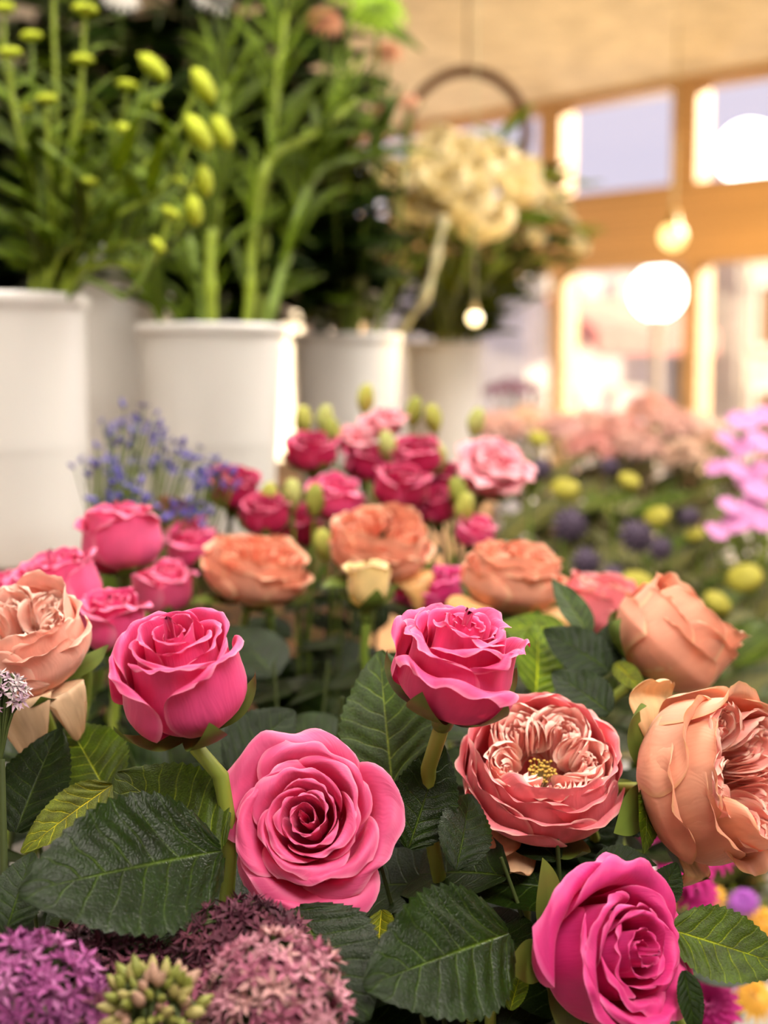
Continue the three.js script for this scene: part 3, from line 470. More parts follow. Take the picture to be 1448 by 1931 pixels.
// ------------------------------------------------------------------ small flower shapes, shared by their copies
const starGeo = cached('star', () => { const gs = []; for (let k = 0; k < 5; k++) { const g = geoFrom([0, 0, 0, 0.2, 0.2, 0.42, 0, 0.12, 0.5, -0.2, 0.2, 0.42, 0, 0.5, 1.0, 0, 0.1, 0.1], [0, 1, 2, 0, 2, 3, 1, 4, 2, 2, 4, 3], [0, 0, 1, 0.3, 0.5, 0.4, 0, 0.3, 0.5, 1, 0, 0]); g.rotateY(k / 5 * Math.PI * 2); gs.push(g); } const b = new THREE.ConeGeometry(0.2, 0.7, 5, 1, true); b.translate(0, 0.35, 0); gs.push(b); return mergeGeometries(gs.map((g) => g.toNonIndexed())); });
const openStarGeo = cached('openstar', () => { const gs = []; for (let k = 0; k < 5; k++) { const g = geoFrom([0, 0, 0, 0.17, 0.08, 0.5, 0, 0.0, 0.55, -0.17, 0.08, 0.5, 0, 0.2, 1.1], [0, 1, 2, 0, 2, 3, 1, 4, 2, 2, 4, 3], [0, 0, 1, 0.3, 0.5, 0.4, 0, 0.3, 0.5, 1]); g.rotateY(k / 5 * Math.PI * 2); gs.push(g); const c = new THREE.ConeGeometry(0.07, 0.55, 4, 1, true); c.translate(0.16 * Math.sin(k * 1.2566 + 0.6), 0.3, 0.16 * Math.cos(k * 1.2566 + 0.6)); gs.push(c); } return mergeGeometries(gs.map((g) => g.toNonIndexed())); });
const budGeo = cached('bud', () => new THREE.LatheGeometry([[0.0001, 0], [0.22, 0.12], [0.36, 0.45], [0.34, 0.8], [0.2, 1.15], [0.06, 1.38], [0.0001, 1.42]].map((p) => new THREE.Vector2(...p)), 7));
const lathe = (pts, n = 12) => new THREE.LatheGeometry(pts.map((p) => new THREE.Vector2(...p)), n);
const buttonGeo = cached('button', () => { // flat pompom: a domed disc set with rows of short ray florets
  const gs = [lathe([[0.0001, -0.25], [0.5, -0.2], [0.85, 0.05], [0.86, 0.3], [0.6, 0.52], [0.0001, 0.6]], 14).toNonIndexed()], n = 90;
  for (let i = 0; i < n; i++) { const f = Math.sqrt((i + 0.5) / n), a = i * 2.39996, r = 0.92 * f, y = 0.55 - 0.45 * f * f, c = new THREE.ConeGeometry(0.1, 0.26, 4); c.rotateX(0.3 + f * 1.0); c.translate(0, y, r); c.rotateY(a); gs.push(c.toNonIndexed()); }
  return mergeGeometries(gs);
});
const thistleGeo = cached('thistle', () => { const gs = [new THREE.IcosahedronGeometry(0.72, 1).toNonIndexed()], n = 70; for (let i = 0; i < n; i++) { const y = 1 - 2 * (i + 0.5) / n, r = Math.sqrt(1 - y * y), a = i * 2.39996, c = new THREE.ConeGeometry(0.12, 0.5, 4); c.translate(0, 0.85, 0); c.applyQuaternion(new THREE.Quaternion().setFromUnitVectors(YUP, V(r * Math.cos(a), y, r * Math.sin(a)))); gs.push(c.toNonIndexed()); } return mergeGeometries(gs); });
const phloxGeo = cached('phlox', () => { const gs = []; for (let k = 0; k < 5; k++) { const pos = [], uv = []; for (let j = 0; j <= 4; j++) for (let i = 0; i <= 4; i++) { const s = -1 + i / 2, t = j / 4, w = 0.55 * Math.sin(Math.PI * (0.1 + 0.75 * t)); pos.push(s * w, 0.25 * t - 0.25 * t * t + 0.1 * s * s * t, t * (1 - 0.12 * (1 - Math.abs(s)) * t)); uv.push(s, t); } const g = geoFrom(pos, gridIndex(4, 4), uv); g.rotateY(k / 5 * Math.PI * 2); gs.push(g); } return mergeGeometries(gs); });
const chrysGeo = cached('chrys', () => { // many narrow ray petals in rising whorls
  const gs = []; for (let w = 0; w < 5; w++) for (let k = 0; k < 15; k++) { const L0 = 1 - w * 0.15, el = 0.1 + w * 0.3, pos = [], uv = []; for (let j = 0; j <= 3; j++) for (let i = 0; i <= 2; i++) { const s = i - 1, t = j / 3, ww = 0.13 * Math.sin(Math.PI * (0.15 + 0.75 * t)), e = el - 0.4 * t * t; pos.push(s * ww, Math.sin(e) * t * L0 + 0.04 * s * s, Math.cos(e) * t * L0); uv.push(s, t); } const g = geoFrom(pos, gridIndex(2, 3), uv); g.rotateY((k + w * 0.37) / 15 * Math.PI * 2); gs.push(g); } return mergeGeometries(gs); });
const mergedHead = (key, head) => cached('merged' + key, () => mergeGeometries(head.filter((h) => !h.stuff).map((h) => h.geo)));
const lowLeaf = { nu: 4, nv: 6 };

// one bloom on its own stem
function stemFlower({ name, label, category, group, foot: ft, at, axis = V(0, 1, 0), geo, mat, size, stemMat = M.stemGreen, stemR = 0.0018, via, leaves = 0, leafL = 0.04, leafV = 'lance', leafM = M.leafMid, seed = 1, bloom = 'bloom', cup, minY = 0 }) {
  const o = thing(name, label, category, ft, group), q = aim(axis, seed);
  const m = part(o, bloom, geo, mat); m.position.copy(at).sub(ft); m.quaternion.copy(q); m.scale.setScalar(size);
  const ax = axis.clone().normalize(), n1 = at.clone().addScaledVector(ax, -0.035).add(V(0, -0.01, 0)), pts = via ? [at.clone().addScaledVector(ax, cup ?? 0), ...via, ft.clone()] : [at.clone().addScaledVector(ax, cup ?? 0), n1, n1.clone().lerp(ft, 0.4).add(V((at.x - ft.x) * 0.12, 0, 0)), ft.clone()];
  worldPart(o, 'stem', sweep(pts, (t) => stemR * (0.75 + 0.5 * t), 14, 6), stemMat);
  const cv = new THREE.CatmullRomCurve3(pts, false, 'centripetal'), rnd = rngOf(seed * 331 + 7);
  for (let k = 0; k < leaves; k++) { const p = cv.getPointAt(0.06 + 0.6 * (k + rnd()) / leaves), a = rnd() * 6.28, d = V(Math.cos(a), 0.5 + rnd() * 0.8, Math.sin(a)).normalize(); if (p.y < minY) continue; leaf(o, p, p.clone().addScaledVector(d, leafL * (0.6 + rnd() * 0.7)), V(rnd() - 0.5, 1, 0.5), leafV, Array.isArray(leafM) ? leafM[Math.floor(rnd() * leafM.length)] : leafM, lowLeaf); }
  return o;
}
// where a stem crosses the rim of the bucket it stands in
function rimPoint(b, to, h, r) { const d = V(to.x - b.x, 0, to.z - b.z), l = d.length(); if (l > r) d.multiplyScalar(r / l); return V(b.x + d.x, b.y + h, b.z + d.z); }
// a leafy stem
function branch({ name = 'foliage_branch', label, category = 'foliage', group, from, to, n = 14, len = 0.08, variant = 'smooth', mats = [M.leafDeep], stemMat = M.stemDark, seed = 1, t0 = 0.25, bow = 0.03, up = 0.3, r = 0.0024, res = { nu: 6, nv: 9 }, minY = 0, rim }) {
  const o = thing(name, label, category, from, group), rnd = rngOf(seed * 977 + 3), pts = rim ? [from.clone(), rim, rim.clone().lerp(to, 0.5).add(V((rnd() - 0.5) * bow, 0.01, (rnd() - 0.5) * bow)), to.clone()] : [from.clone(), from.clone().lerp(to, 0.35).add(V((rnd() - 0.5) * bow, 0.01, (rnd() - 0.5) * bow)), from.clone().lerp(to, 0.7).add(V((rnd() - 0.5) * bow, 0.01, (rnd() - 0.5) * bow)), to.clone()];
  worldPart(o, 'stem', sweep(pts, (t) => r * (1.1 - 0.7 * t), 14, 6), stemMat);
  const cv = new THREE.CatmullRomCurve3(pts, false, 'centripetal'), vs = Array.isArray(variant) ? variant : [variant];
  for (let k = 0; k < n; k++) { const t = mix(t0, 1, (k + rnd() * 0.7) / n), p = cv.getPointAt(Math.min(1, t)), a = k * 2.2 + rnd(), d = V(Math.cos(a), up + (rnd() - 0.5) * 0.8, Math.sin(a)).normalize(); if (p.y < minY) continue; if (p.y + d.y * len < minY + 0.02) d.y = Math.abs(d.y) + 0.3; d.normalize(); leaf(o, p, p.clone().addScaledVector(d, len * (0.65 + rnd() * 0.6)), V((rnd() - 0.5) * 0.6, 1, 0.3 + rnd() * 0.4), vs[Math.floor(rnd() * vs.length)], mats[Math.floor(rnd() * mats.length)], res); }
  return o;
}
// a stem that forks into a dome of small florets
function spray({ name, label, category, group, foot: ft, top, spread = [0.06, 0.04, 0.06], n = 24, geo, mats, size = 0.006, stemMat = M.stemGreen, seed = 1, twigR = 0.0007, stemR = 0.0018, mass = false, floret = 'floret', fork = 0.72, tilt = V(0, 1, 0), shell = 0.75, jitter = 0.5, heightOf = null }) {
  const o = thing(name, label, category, ft, group), rnd = rngOf(seed * 1543 + 11), fk = ft.clone().lerp(top, fork), fk2 = ft.clone().lerp(top, Math.min(1, fork + 0.15)), twigs = [sweep([ft.clone(), ft.clone().lerp(fk, 0.5).add(V((rnd() - 0.5) * 0.01, 0, 0)), fk], stemR, 8, 6)], all = [], q0 = aim(tilt);
  for (let k = 0; k < n; k++) {
    const f = (k + 0.5) / n, a = k * 2.39996 + rnd() * jitter, el = Math.acos(1 - f * 0.95), rr = shell + (1 - shell) * rnd();
    const dir = V(Math.sin(el) * Math.cos(a), Math.cos(el), Math.sin(el) * Math.sin(a)).applyQuaternion(q0), p = top.clone().add(V(dir.x * spread[0], dir.y * spread[1], dir.z * spread[2]).multiplyScalar(rr));
    const b = (k % 2 ? fk : fk2);
    if (k % (mass ? 3 : 1) === 0) twigs.push(sweep([b, b.clone().lerp(p, 0.55).add(V(0, 0.006, 0)), p], twigR, 4, 4, false));
    const q = aim(V(dir.x / spread[0], dir.y / spread[1], dir.z / spread[2]).normalize().add(V(0, 0.25, 0)).add(V((rnd() - 0.5) * jitter, 0, (rnd() - 0.5) * jitter)), rnd() * 6.28), s = size * (0.75 + rnd() * 0.5), g = Array.isArray(geo) ? geo[Math.floor(rnd() * geo.length)] : geo;
    if (mass) { const c = g.clone(); c.applyMatrix4(new THREE.Matrix4().compose(p, q, V(s, s, s))); all.push(c); } else { const m = part(o, floret, g, mats[Math.floor(rnd() * mats.length)]); m.position.copy(p).sub(ft); m.quaternion.copy(q); m.scale.setScalar(s); }
  }
  worldPart(o, 'stem', mergeGeometries(twigs), stemMat);
  if (mass) { const m = worldPart(o, 'blossom_mass', mergeGeometries(all), mats[0]); m.userData.kind = 'stuff'; }
  return o;
}

// ------------------------------------------------------------------ sedum in the near corner
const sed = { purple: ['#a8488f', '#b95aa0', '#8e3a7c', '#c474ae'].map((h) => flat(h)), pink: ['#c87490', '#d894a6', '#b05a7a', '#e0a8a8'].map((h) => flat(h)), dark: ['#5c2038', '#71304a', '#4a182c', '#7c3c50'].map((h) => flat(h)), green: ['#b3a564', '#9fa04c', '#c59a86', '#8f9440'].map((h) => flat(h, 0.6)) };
const sedFoot = (k) => low.sedum.clone().add(V(Math.cos(k * 1.3) * 0.035, 0, Math.sin(k * 1.3) * 0.035));
const sedum = (label, px, py, d, wpx, hpx, n, mats, seed, geo = [starGeo, openStarGeo, openStarGeo], size = 0.0056, tilt = V(0, 1, 0.5)) => spray({ name: 'sedum_head', label, category: 'sedum', foot: sedFoot(seed), top: P(px, py, d), spread: [wpx * mpp(d), hpx * mpp(d), wpx * mpp(d) * 0.8], n, geo, mats, size, seed, tilt, shell: 0.74, jitter: 0.9, stemMat: M.stemDark, fork: seed === 8 ? 0.94 : 0.86 });
sedum('purple-pink sedum head in the bottom left corner', 40, 1890, 0.475, 165, 125, 190, sed.purple, 1);
sedum('dusty pink sedum head below the open pink rose', 520, 1905, 0.475, 140, 150, 190, sed.pink, 2);
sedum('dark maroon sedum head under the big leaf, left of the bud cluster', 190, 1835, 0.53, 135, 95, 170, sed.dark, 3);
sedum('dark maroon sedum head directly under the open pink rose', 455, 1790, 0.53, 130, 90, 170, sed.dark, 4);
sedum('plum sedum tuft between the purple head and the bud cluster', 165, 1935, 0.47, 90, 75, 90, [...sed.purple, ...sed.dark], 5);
sedum('tight yellow-green sedum bud cluster between the purple and pink heads', 292, 1905, 0.46, 82, 72, 70, sed.green, 6, budGeo, 0.0052);
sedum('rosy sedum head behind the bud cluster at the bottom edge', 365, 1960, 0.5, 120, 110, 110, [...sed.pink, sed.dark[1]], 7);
sedum('pale lilac pincushion floret head against the edge peach rose', 0, 1312, 0.6, 52, 46, 60, ['#d8b4cc', '#c59ab8', '#e6d4d8'].map((h) => flat(h)), 8, openStarGeo, 0.0042);

// ------------------------------------------------------------------ spray roses and lisianthus buds in the middle
const crim = [1, 2, 3].map((k) => teaHead('cr' + k, PAL.crimson, { N: 13, R: 0.0195, H: 0.031, drop: 0.14, curl: 0.002, belly: 1.15, roll: 0.002, seed: 60 + k, nu: 8, nv: 6 }));
const pnk = [1, 2].map((k) => teaHead('pk' + k, PAL.pink, { N: 13, R: 0.019, H: 0.031, drop: 0.14, curl: 0.002, belly: 1.15, roll: 0.002, seed: 70 + k, nu: 8, nv: 6 }));
const blsh = teaHead('bl', PAL.blush, { N: 20, R: 0.024, H: 0.034, drop: 0.3, curl: 0.005, belly: 0.9, roll: 0.004, seed: 77, nu: 9, nv: 7, wave: 0.003 });
const sprayFeet = (k, i) => low[k].clone().add(V(Math.cos(i * 2.4) * 0.05 * ((i * 0.37) % 1), 0, Math.sin(i * 2.4) * 0.05 * ((i * 0.37) % 1)));
const reds = [];
[[590, 885, 1.1, 0, 1], [438, 955, 1.08, 1, 1], [372, 1062, 1.02, 3, 1.05], [632, 975, 1.06, 3, 1.05], [745, 955, 1.07, 1, 1.1], [792, 895, 1.12, 0, 1], [500, 1005, 1.04, 2, 0.95], [690, 905, 1.14, 2, 1], [727, 825, 1.16, 4, 0.9], [670, 855, 1.15, 4, 0.85], [888, 1030, 1.06, 3, 0.8], [845, 930, 1.14, 1, 0.8], [560, 1030, 1.1, 2, 1], [330, 1010, 1.1, 1, 0.9], [825, 985, 1.1, 2, 0.9]].forEach(([px, py, d, k, s], i) => {
  const head = k < 3 ? crim[k] : k === 3 ? pnk[0] : blsh, r = rose({ name: 'spray_rose', label: 'x', group: 'spray roses before the white buckets', head: head, at: P(px, py, d), axis: V(Math.sin(i * 2.1) * 0.2, 0.93, 0.3), spin: i, size: k === 4 ? s * 0.78 : s, foot: sprayFeet(px < 480 ? 's1' : px < 760 ? 's2' : 's3', i + 1), sepals: 3, stemR: 0.0018, stemMat: M.stemDark });
  stemLeaves(r, 400 + i, 4, 0.12, 0.5, 0.045, [M.leafDeep, M.leaf], ['broad', 'narrow'], [5, 8]); reds.push({ o: r.o, px });
});
ordinals(reds, 'small crimson and pink spray roses before the white buckets');
{ const r = rose({ name: 'carnation', label: 'ruffled pale pink carnation at the right end of the spray roses', category: 'carnation', head: blsh, at: P(912, 925, 1.12), axis: V(0.25, 0.85, 0.45), size: 1.15, foot: sprayFeet('s3', 7), sepals: 3, stemMat: M.stemGreen }); stemLeaves(r, 470, 3, 0.15, 0.5, 0.05, [M.leafMid], ['lance'], [4, 7]); }
const lisBud = cached('lisbud', () => { const g = lathe([[0.0001, 0], [0.0045, 0.002], [0.0085, 0.01], [0.0095, 0.017], [0.0075, 0.026], [0.0045, 0.031], [0.0001, 0.033]], 10); const p = g.attributes.position; for (let i = 0; i < p.count; i++) { const a = p.getY(i) * 60, x = p.getX(i), z = p.getZ(i), f = 1 + 0.12 * Math.cos(3 * (Math.atan2(z, x) - a)); p.setXYZ(i, x * f, p.getY(i), z * f); } g.computeVertexNormals(); return g; });
const buds = [];
[[510, 972, 1.05], [552, 965, 1.05], [592, 975, 1.04], [575, 822, 1.15], [610, 820, 1.16], [630, 845, 1.14], [685, 780, 1.18], [735, 870, 1.12], [775, 805, 1.16], [822, 818, 1.16], [892, 825, 1.16], [868, 960, 1.07], [870, 990, 1.06], [830, 890, 1.13], [650, 1075, 1.0], [615, 1060, 1.02]].forEach(([px, py, d], i) => {
  const o = stemFlower({ name: 'lisianthus_bud', label: 'x', category: 'flower bud', group: 'lisianthus buds among the spray roses', foot: sprayFeet(px < 700 ? 's2' : 's3', i + 20), at: P(px, py, d), axis: V(Math.sin(i * 3.3) * 0.2, 1, 0.1), geo: lisBud, mat: flatLime(i), size: 0.82, leaves: 3, leafL: 0.035, seed: 30 + i, bloom: 'bud' });
  buds.push({ o, px });
});
function flatLime(i) { return [M.budLime ??= flat('#c9c95a'), M.limePale, M.budGreen ??= flat('#aab048')][i % 3]; }
ordinals(buds, 'pale lime lisianthus buds among the spray roses');
// blue sea lavender
const blues = ['#5a4fae', '#6d63c4', '#47409a', '#8a84d6'].map((h) => flat(h)), sl = [];
[[205, 900, 1.05, 70, 70], [255, 835, 1.08, 75, 75], [330, 890, 1.08, 85, 75], [395, 920, 1.05, 60, 60], [350, 985, 1.02, 70, 60], [235, 960, 1.02, 60, 60]].forEach(([px, py, d, w, h], i) => {
  const o = spray({ name: 'sea_lavender', label: 'x', category: 'sea lavender', group: 'blue sea lavender stems', foot: sprayFeet('s1', i + 2), top: P(px, py, d), spread: [w * mpp(d), h * mpp(d), 0.03], n: 30, geo: [openStarGeo, starGeo, budGeo], mats: blues, size: 0.0058, seed: 50 + i, shell: 0.35, stemMat: M.stemGreen, fork: 0.7, twigR: 0.0005 });
  sl.push({ o, px });
});
ordinals(sl, 'blue sea lavender sprays before the white buckets');

// ------------------------------------------------------------------ dark filler leaves low among the roses
{
  const list = [], rnd = rngOf(99);
  const rows = [[0.6, 1560, ['f1', 'f2', 'f3'], 11], [0.68, 1420, ['f1', 'f2', 'f3', 'm1', 'm4'], 12], [0.76, 1300, ['m1', 'm2', 'm3', 'm4'], 9], [0.86, 1210, ['m1', 'm2', 'm3', 'm4'], 9], [0.98, 1130, ['s1', 's2', 's3', 'g1'], 9], [1.08, 1080, ['s1', 's2', 's3', 'g1'], 8]];
  rows.forEach(([d, py, keys, n], ri) => { for (let k = 0; k < n; k++) { const px = 10 + (k + 0.3 + rnd() * 0.5) / n * (ri < 2 ? 1170 : 1200), to = P(px, py + rnd() * 110, d + (rnd() - 0.5) * 0.04), key = keys.reduce((a, b) => (low[a].distanceTo(to) < low[b].distanceTo(to) ? a : b)), o = branch({ name: 'greenery_stem', label: 'x', group: 'dark green filler stems between the roses', from: sprayFeet(key, k + ri * 7), to, n: 11, len: 0.062, variant: ['broad', 'curl', 'smooth'], mats: [M.leafDeep, M.leafDeep, M.leaf], seed: 200 + ri * 20 + k, t0: 0.3, up: 0.15 }); list.push({ o, px }); } });
  list.forEach((e) => { e.o.userData.label = 'dark green leafy filler stem set low between the roses'; });
}

// ------------------------------------------------------------------ tall stems in the white buckets
const inB = (b, i, r = 0.05) => b.clone().add(V(Math.cos(i * 2.4) * r * ((i * 0.618) % 1), 0.012, Math.sin(i * 2.4) * r * ((i * 0.618) % 1)));
{
  const list = [];
  [[285, 132, 1.27, 0.7, 0.7, 0.02], [378, 165, 1.25, 0.85, 0.45, 0.021], [368, 255, 1.22, 0.85, 0.5, 0.022], [412, 252, 1.26, 0.9, 0.4, 0.02], [380, 342, 1.24, 1, 0.1, 0.017], [360, 398, 1.22, 1, 0.1, 0.017], [232, 248, 1.2, 0.3, 0.9, 0.013], [240, 165, 1.28, 0.2, 1, 0.013], [280, 195, 1.3, 0.6, 0.7, 0.013], [165, 243, 1.28, 0, 1, 0.012], [170, 346, 1.2, 0.2, 1, 0.01], [320, 404, 1.2, 0.5, 0.8, 0.011], [296, 465, 1.18, 0.8, 0.6, 0.01], [160, 22, 1.22, 0.1, 1, 0.014], [156, 116, 1.22, 0.1, 1, 0.012], [60, 72, 1.24, 0, 1, 0.012], [20, 104, 1.22, 0, 1, 0.013], [88, 190, 1.2, 0, 1, 0.011], [55, 208, 1.26, -0.1, 1, 0.009], [100, -30, 1.24, 0, 1, 0.014], [6, 20, 1.28, 0, 1, 0.014], [345, 350, 1.28, 0.5, 0.8, 0.012]].forEach(([px, py, d, ax, ay, s], i) => {
    const at = P(px, py, d), f = inB(B1, i + 1, 0.07), via = [at.clone().add(V(-ax * 0.03, -0.045, 0)), P(mix(40 + i * 3.5, px, 0.32), mix(556, py, 0.3), mix(1.25, d, 0.4))];
    const o = stemFlower({ name: 'button_chrysanthemum', label: 'x', category: 'chrysanthemum', group: 'lime button chrysanthemums in the tall bucket', foot: f, at, axis: V(ax, ay, 0.15), geo: buttonGeo, mat: M.lime, size: s * 0.95, via, stemMat: i % 3 ? M.stemLime : M.stemGreen, stemR: 0.0028, leaves: 24, leafL: 0.06, leafV: i % 2 ? 'linear' : 'lance', leafM: [M.leafMid, M.leafBright, M.leafBright], seed: 500 + i, cup: -0.004, minY: B1.y + 0.27 });
    list.push({ o, px });
  });
  ordinals(list, 'lime button chrysanthemums in the tall white bucket');
}
{ // thick jointed stems
  const paths = [[[466, 612, 1.5], [478, 420, 1.5], [512, 300, 1.5], [590, 255, 1.52], [670, 190, 1.55]], [[505, 606, 1.5], [550, 450, 1.52], [598, 325, 1.54], [700, 300, 1.58]], [[400, 610, 1.48], [398, 470, 1.48], [415, 330, 1.5], [425, 120, 1.52]], [[384, 606, 1.5], [362, 470, 1.5], [345, 380, 1.52]], [[488, 610, 1.53], [505, 330, 1.55], [530, 100, 1.56], [548, -60, 1.56]], [[300, 600, 1.5], [245, 500, 1.5], [232, 400, 1.52]]], list = [];
  paths.forEach((pp, i) => {
    const f = inB(B2, i + 1, 0.04), pts = [f, ...pp.map((a) => P(...a))], o = thing('jointed_stem', 'x', 'stem', f, 'thick jointed green stems'), R = i === 4 || i === 5 ? 0.0052 : 0.0072;
    worldPart(o, 'stalk', sweep(pts, (t) => R * (1 - 0.35 * t) * (1 + 0.3 * Math.exp(-Math.pow(((t * 9) % 1 - 0.5) / 0.12, 2))), 70, 9), i % 2 ? M.stemGreen : M.stemLime);
    const cv = new THREE.CatmullRomCurve3(pts, false, 'centripetal'), rnd = rngOf(700 + i);
    for (let k = 0; k < 40; k++) { const t = 0.45 + 0.55 * Math.sqrt((k + rnd()) / 40), p = cv.getPointAt(Math.min(1, t)), tg = cv.getTangentAt(Math.min(1, t)), a = rnd() * 6.28, d = tg.clone().multiplyScalar(0.9).add(V(Math.cos(a) * 0.7, Math.sin(a) * 0.5 + 0.1, Math.sin(a) * 0.6)).normalize(); leaf(o, p, p.clone().addScaledVector(d, 0.05 + rnd() * 0.06), V(0, 1, 0.6), k % 3 ? 'linear' : 'lance', [M.leafMid, M.leafBright, M.leafBright][k % 3], lowLeaf); }
    list.push({ o, px: pp[2][0] });
  });
  ordinals(list, 'thick jointed green stems in the tapered white bucket');
}
{ // dark broad foliage behind, filling the space up to the ceiling
  const rnd = rngOf(5), A = [], Bq = [];
  for (let k = 0; k < 45; k++) {
    const px = -10 + (k % 15) * 45 + rnd() * 40, py = [-60, 120, 330][Math.floor(k / 15)] + rnd() * 90, d = 1.66 + rnd() * 0.3, b = px < 330 ? B5 : px < 520 ? B2 : B3;
    const o = branch({ name: 'broadleaf_branch', label: 'dark broad-leaved foliage branch behind the jointed stems', group: 'dark foliage behind the white buckets', from: inB(b, k, 0.05), to: P(px, py, d), rim: rimPoint(b, P(px, py, d), b === B5 ? 0.31 : 0.235, 0.058), n: 20, len: 0.1, variant: ['smooth', 'curl', 'broad'], mats: [M.leafDeep, M.leaf, M.leafMid, M.leafDeep], seed: 800 + k, t0: 0.3, minY: TIER + 0.27, up: 0.1, bow: 0.08, r: 0.003 });
    A.push(o);
  }
  for (let k = 0; k < 48; k++) {
    const px = -40 + (k % 16) * 44 + rnd() * 40, py = [-70, 110, 300][Math.floor(k / 16)] + rnd() * 110, d = 2.15 + rnd() * 0.25, b = px < 200 ? B6 : B7;
    branch({ name: 'broadleaf_branch', label: 'dark broad-leaved foliage branch filling the wall behind the white buckets', group: 'dark foliage against the wall', from: inB(b, k, 0.05), to: P(px, py, d), rim: rimPoint(b, P(px, py, d), 0.21, 0.055), n: 24, len: 0.14, variant: ['smooth', 'curl', 'broad'], mats: [M.leafDeep, M.leaf, M.leafDeep], seed: 2000 + k, t0: 0.3, minY: TIER + 0.23, up: 0.1, bow: 0.1, r: 0.003 });
  }
  for (let k = 0; k < 30; k++) {
    const px = 570 + (k % 10) * 54 + rnd() * 40, py = Math.min(px > 870 ? 440 : 600, 300 + Math.floor(k / 10) * 85 + rnd() * 70), d = 2.08 + rnd() * 0.5, b = px < 740 ? B3 : B4;
    const o = branch({ name: 'olive_branch', label: 'olive-green leafy branch under the cream carnations', group: 'olive foliage under the cream carnations', from: inB(b, k, 0.045), to: P(px, py, d), rim: rimPoint(b, P(px, py, d), 0.23, 0.058), n: 18, len: 0.075, variant: ['smooth', 'lance', 'narrow'], mats: [M.leafDeep, M.leafOlive, M.leafOlive, M.leafMid, M.oliveBrown ??= std({ map: leafMap, color: new THREE.Color(5, 2.2, 1.1), roughness: 0.7 })], stemMat: M.stemBrown, seed: 900 + k, t0: 0.35, minY: TIER + 0.245, up: 0.15, bow: 0.06 });
    Bq.push(o);
  }
}
// cream carnations over the far buckets
const creamGeo = [1, 2].map((k) => mergedHead('cream' + k, gardenHead('cream' + k, PAL.cream, { R: 0.034, H: 0.042, guards: 10, quarters: 4, folds: 4, seed: 80 + k, nu: 8, nv: 6, hole: 0.04 })));
{
  const list = [];
  [[735, 335, 2.1, 1], [790, 300, 2.15, 0.95], [835, 280, 2.2, 1.1], [875, 290, 2.15, 1], [800, 355, 2.1, 0.95], [850, 345, 2.05, 1.15], [905, 325, 2.1, 1.15], [962, 350, 2.15, 1.15], [890, 385, 2.05, 1.15], [940, 415, 2.1, 1.05], [880, 425, 2.1, 0.85], [985, 320, 2.25, 0.9], [925, 285, 2.25, 0.9], [760, 385, 2.12, 0.85], [820, 395, 2.08, 0.95], [955, 300, 2.2, 0.9]].forEach(([px, py, d, s], i) => {
    const o = stemFlower({ name: 'cream_carnation', label: 'x', category: 'carnation', group: 'cream carnations over the far buckets', foot: inB(i < 4 ? B3 : B4, i, 0.05), at: P(px, py + 20, d), via: [P(px, py + 70, d), rimPoint(i < 4 ? B3 : B4, P(px, py, d), 0.23, 0.058)], axis: V(Math.sin(i * 2) * 0.5, 0.6, 0.6), geo: creamGeo[i % 2], mat: M.creamPetal ??= petalMat({ transmission: 0.42 }), size: s, leaves: 5, leafL: 0.08, leafV: 'lance', leafM: [M.leafOlive, M.leafMid], seed: 120 + i, stemR: 0.0025, minY: TIER + 0.26 });
    list.push({ o, px });
  });
  ordinals(list, 'cream carnations clustered over the far buckets');
  const small = [];
  [[1022, 372], [1052, 402], [1040, 345], [1002, 456], [1085, 470], [1066, 432], [1015, 410]].forEach(([px, py], i) => { const d = 2.3 + (i % 3) * 0.06, o = stemFlower({ name: 'cream_blossom', label: 'x', category: 'flower', group: 'small cream blossoms', foot: inB(B4, i + 4, 0.05), at: P(px, py, d), via: [P(px - 10, py + 50, d), rimPoint(B4, P(px, py, d), 0.23, 0.058)], axis: V(0.5, 0.6, 0.5), geo: creamGeo[1], mat: M.creamPetal, size: 0.55, leaves: 6, leafL: 0.06, leafV: 'lance', leafM: [M.leafOlive, M.leafMid], seed: 150 + i, minY: TIER + 0.26 }); small.push({ o, px }); });
  ordinals(small, 'small cream blossoms beside the cream carnations');
  branch({ name: 'lime_leaf_stem', label: 'stem with a bright lime leaf rising above the cream carnations', from: inB(B4, 3), to: P(945, 250, 2.3), rim: rimPoint(B4, P(945, 250, 2.3), 0.23, 0.055), n: 5, len: 0.075, variant: 'smooth', mats: [M.leafBright], stemMat: M.stemLime, seed: 31, t0: 0.9, up: 0.8, r: 0.002 });
  branch({ name: 'lime_leaf_stem', label: 'stem with lime leaves against the window, right of the cream carnations', from: inB(B4, 5), to: P(1035, 310, 2.35), rim: rimPoint(B4, P(1035, 310, 2.35), 0.23, 0.055), n: 8, len: 0.075, variant: 'smooth', mats: [M.leafBright, M.leafOlive], stemMat: M.stemLime, seed: 33, t0: 0.86, up: 0.4, r: 0.002 });
  branch({ name: 'lime_leaf_stem', label: 'stem with small yellow-green leaves lowest right of the cream blossoms', from: inB(B4, 6), to: P(1120, 420, 2.35), rim: rimPoint(B4, P(1120, 420, 2.35), 0.23, 0.055), n: 9, len: 0.05, variant: 'smooth', mats: [M.leafOlive, M.leafBright], stemMat: M.stemLime, seed: 35, t0: 0.8, up: 0.3, r: 0.002 });
  const st = P(745, 640, 1.98), o = thing('pale_stalk', 'pale knobbly dried stalk below the cream carnations', 'stalk', inB(B3, 2, 0.03)); worldPart(o, 'stalk', sweep([o.position.clone(), st, P(800, 560, 1.95), P(838, 410, 1.97)], (t) => 0.006 * (1 + 0.35 * Math.sin(t * 46)), 50, 8), flat('#d9cfa0'));
}
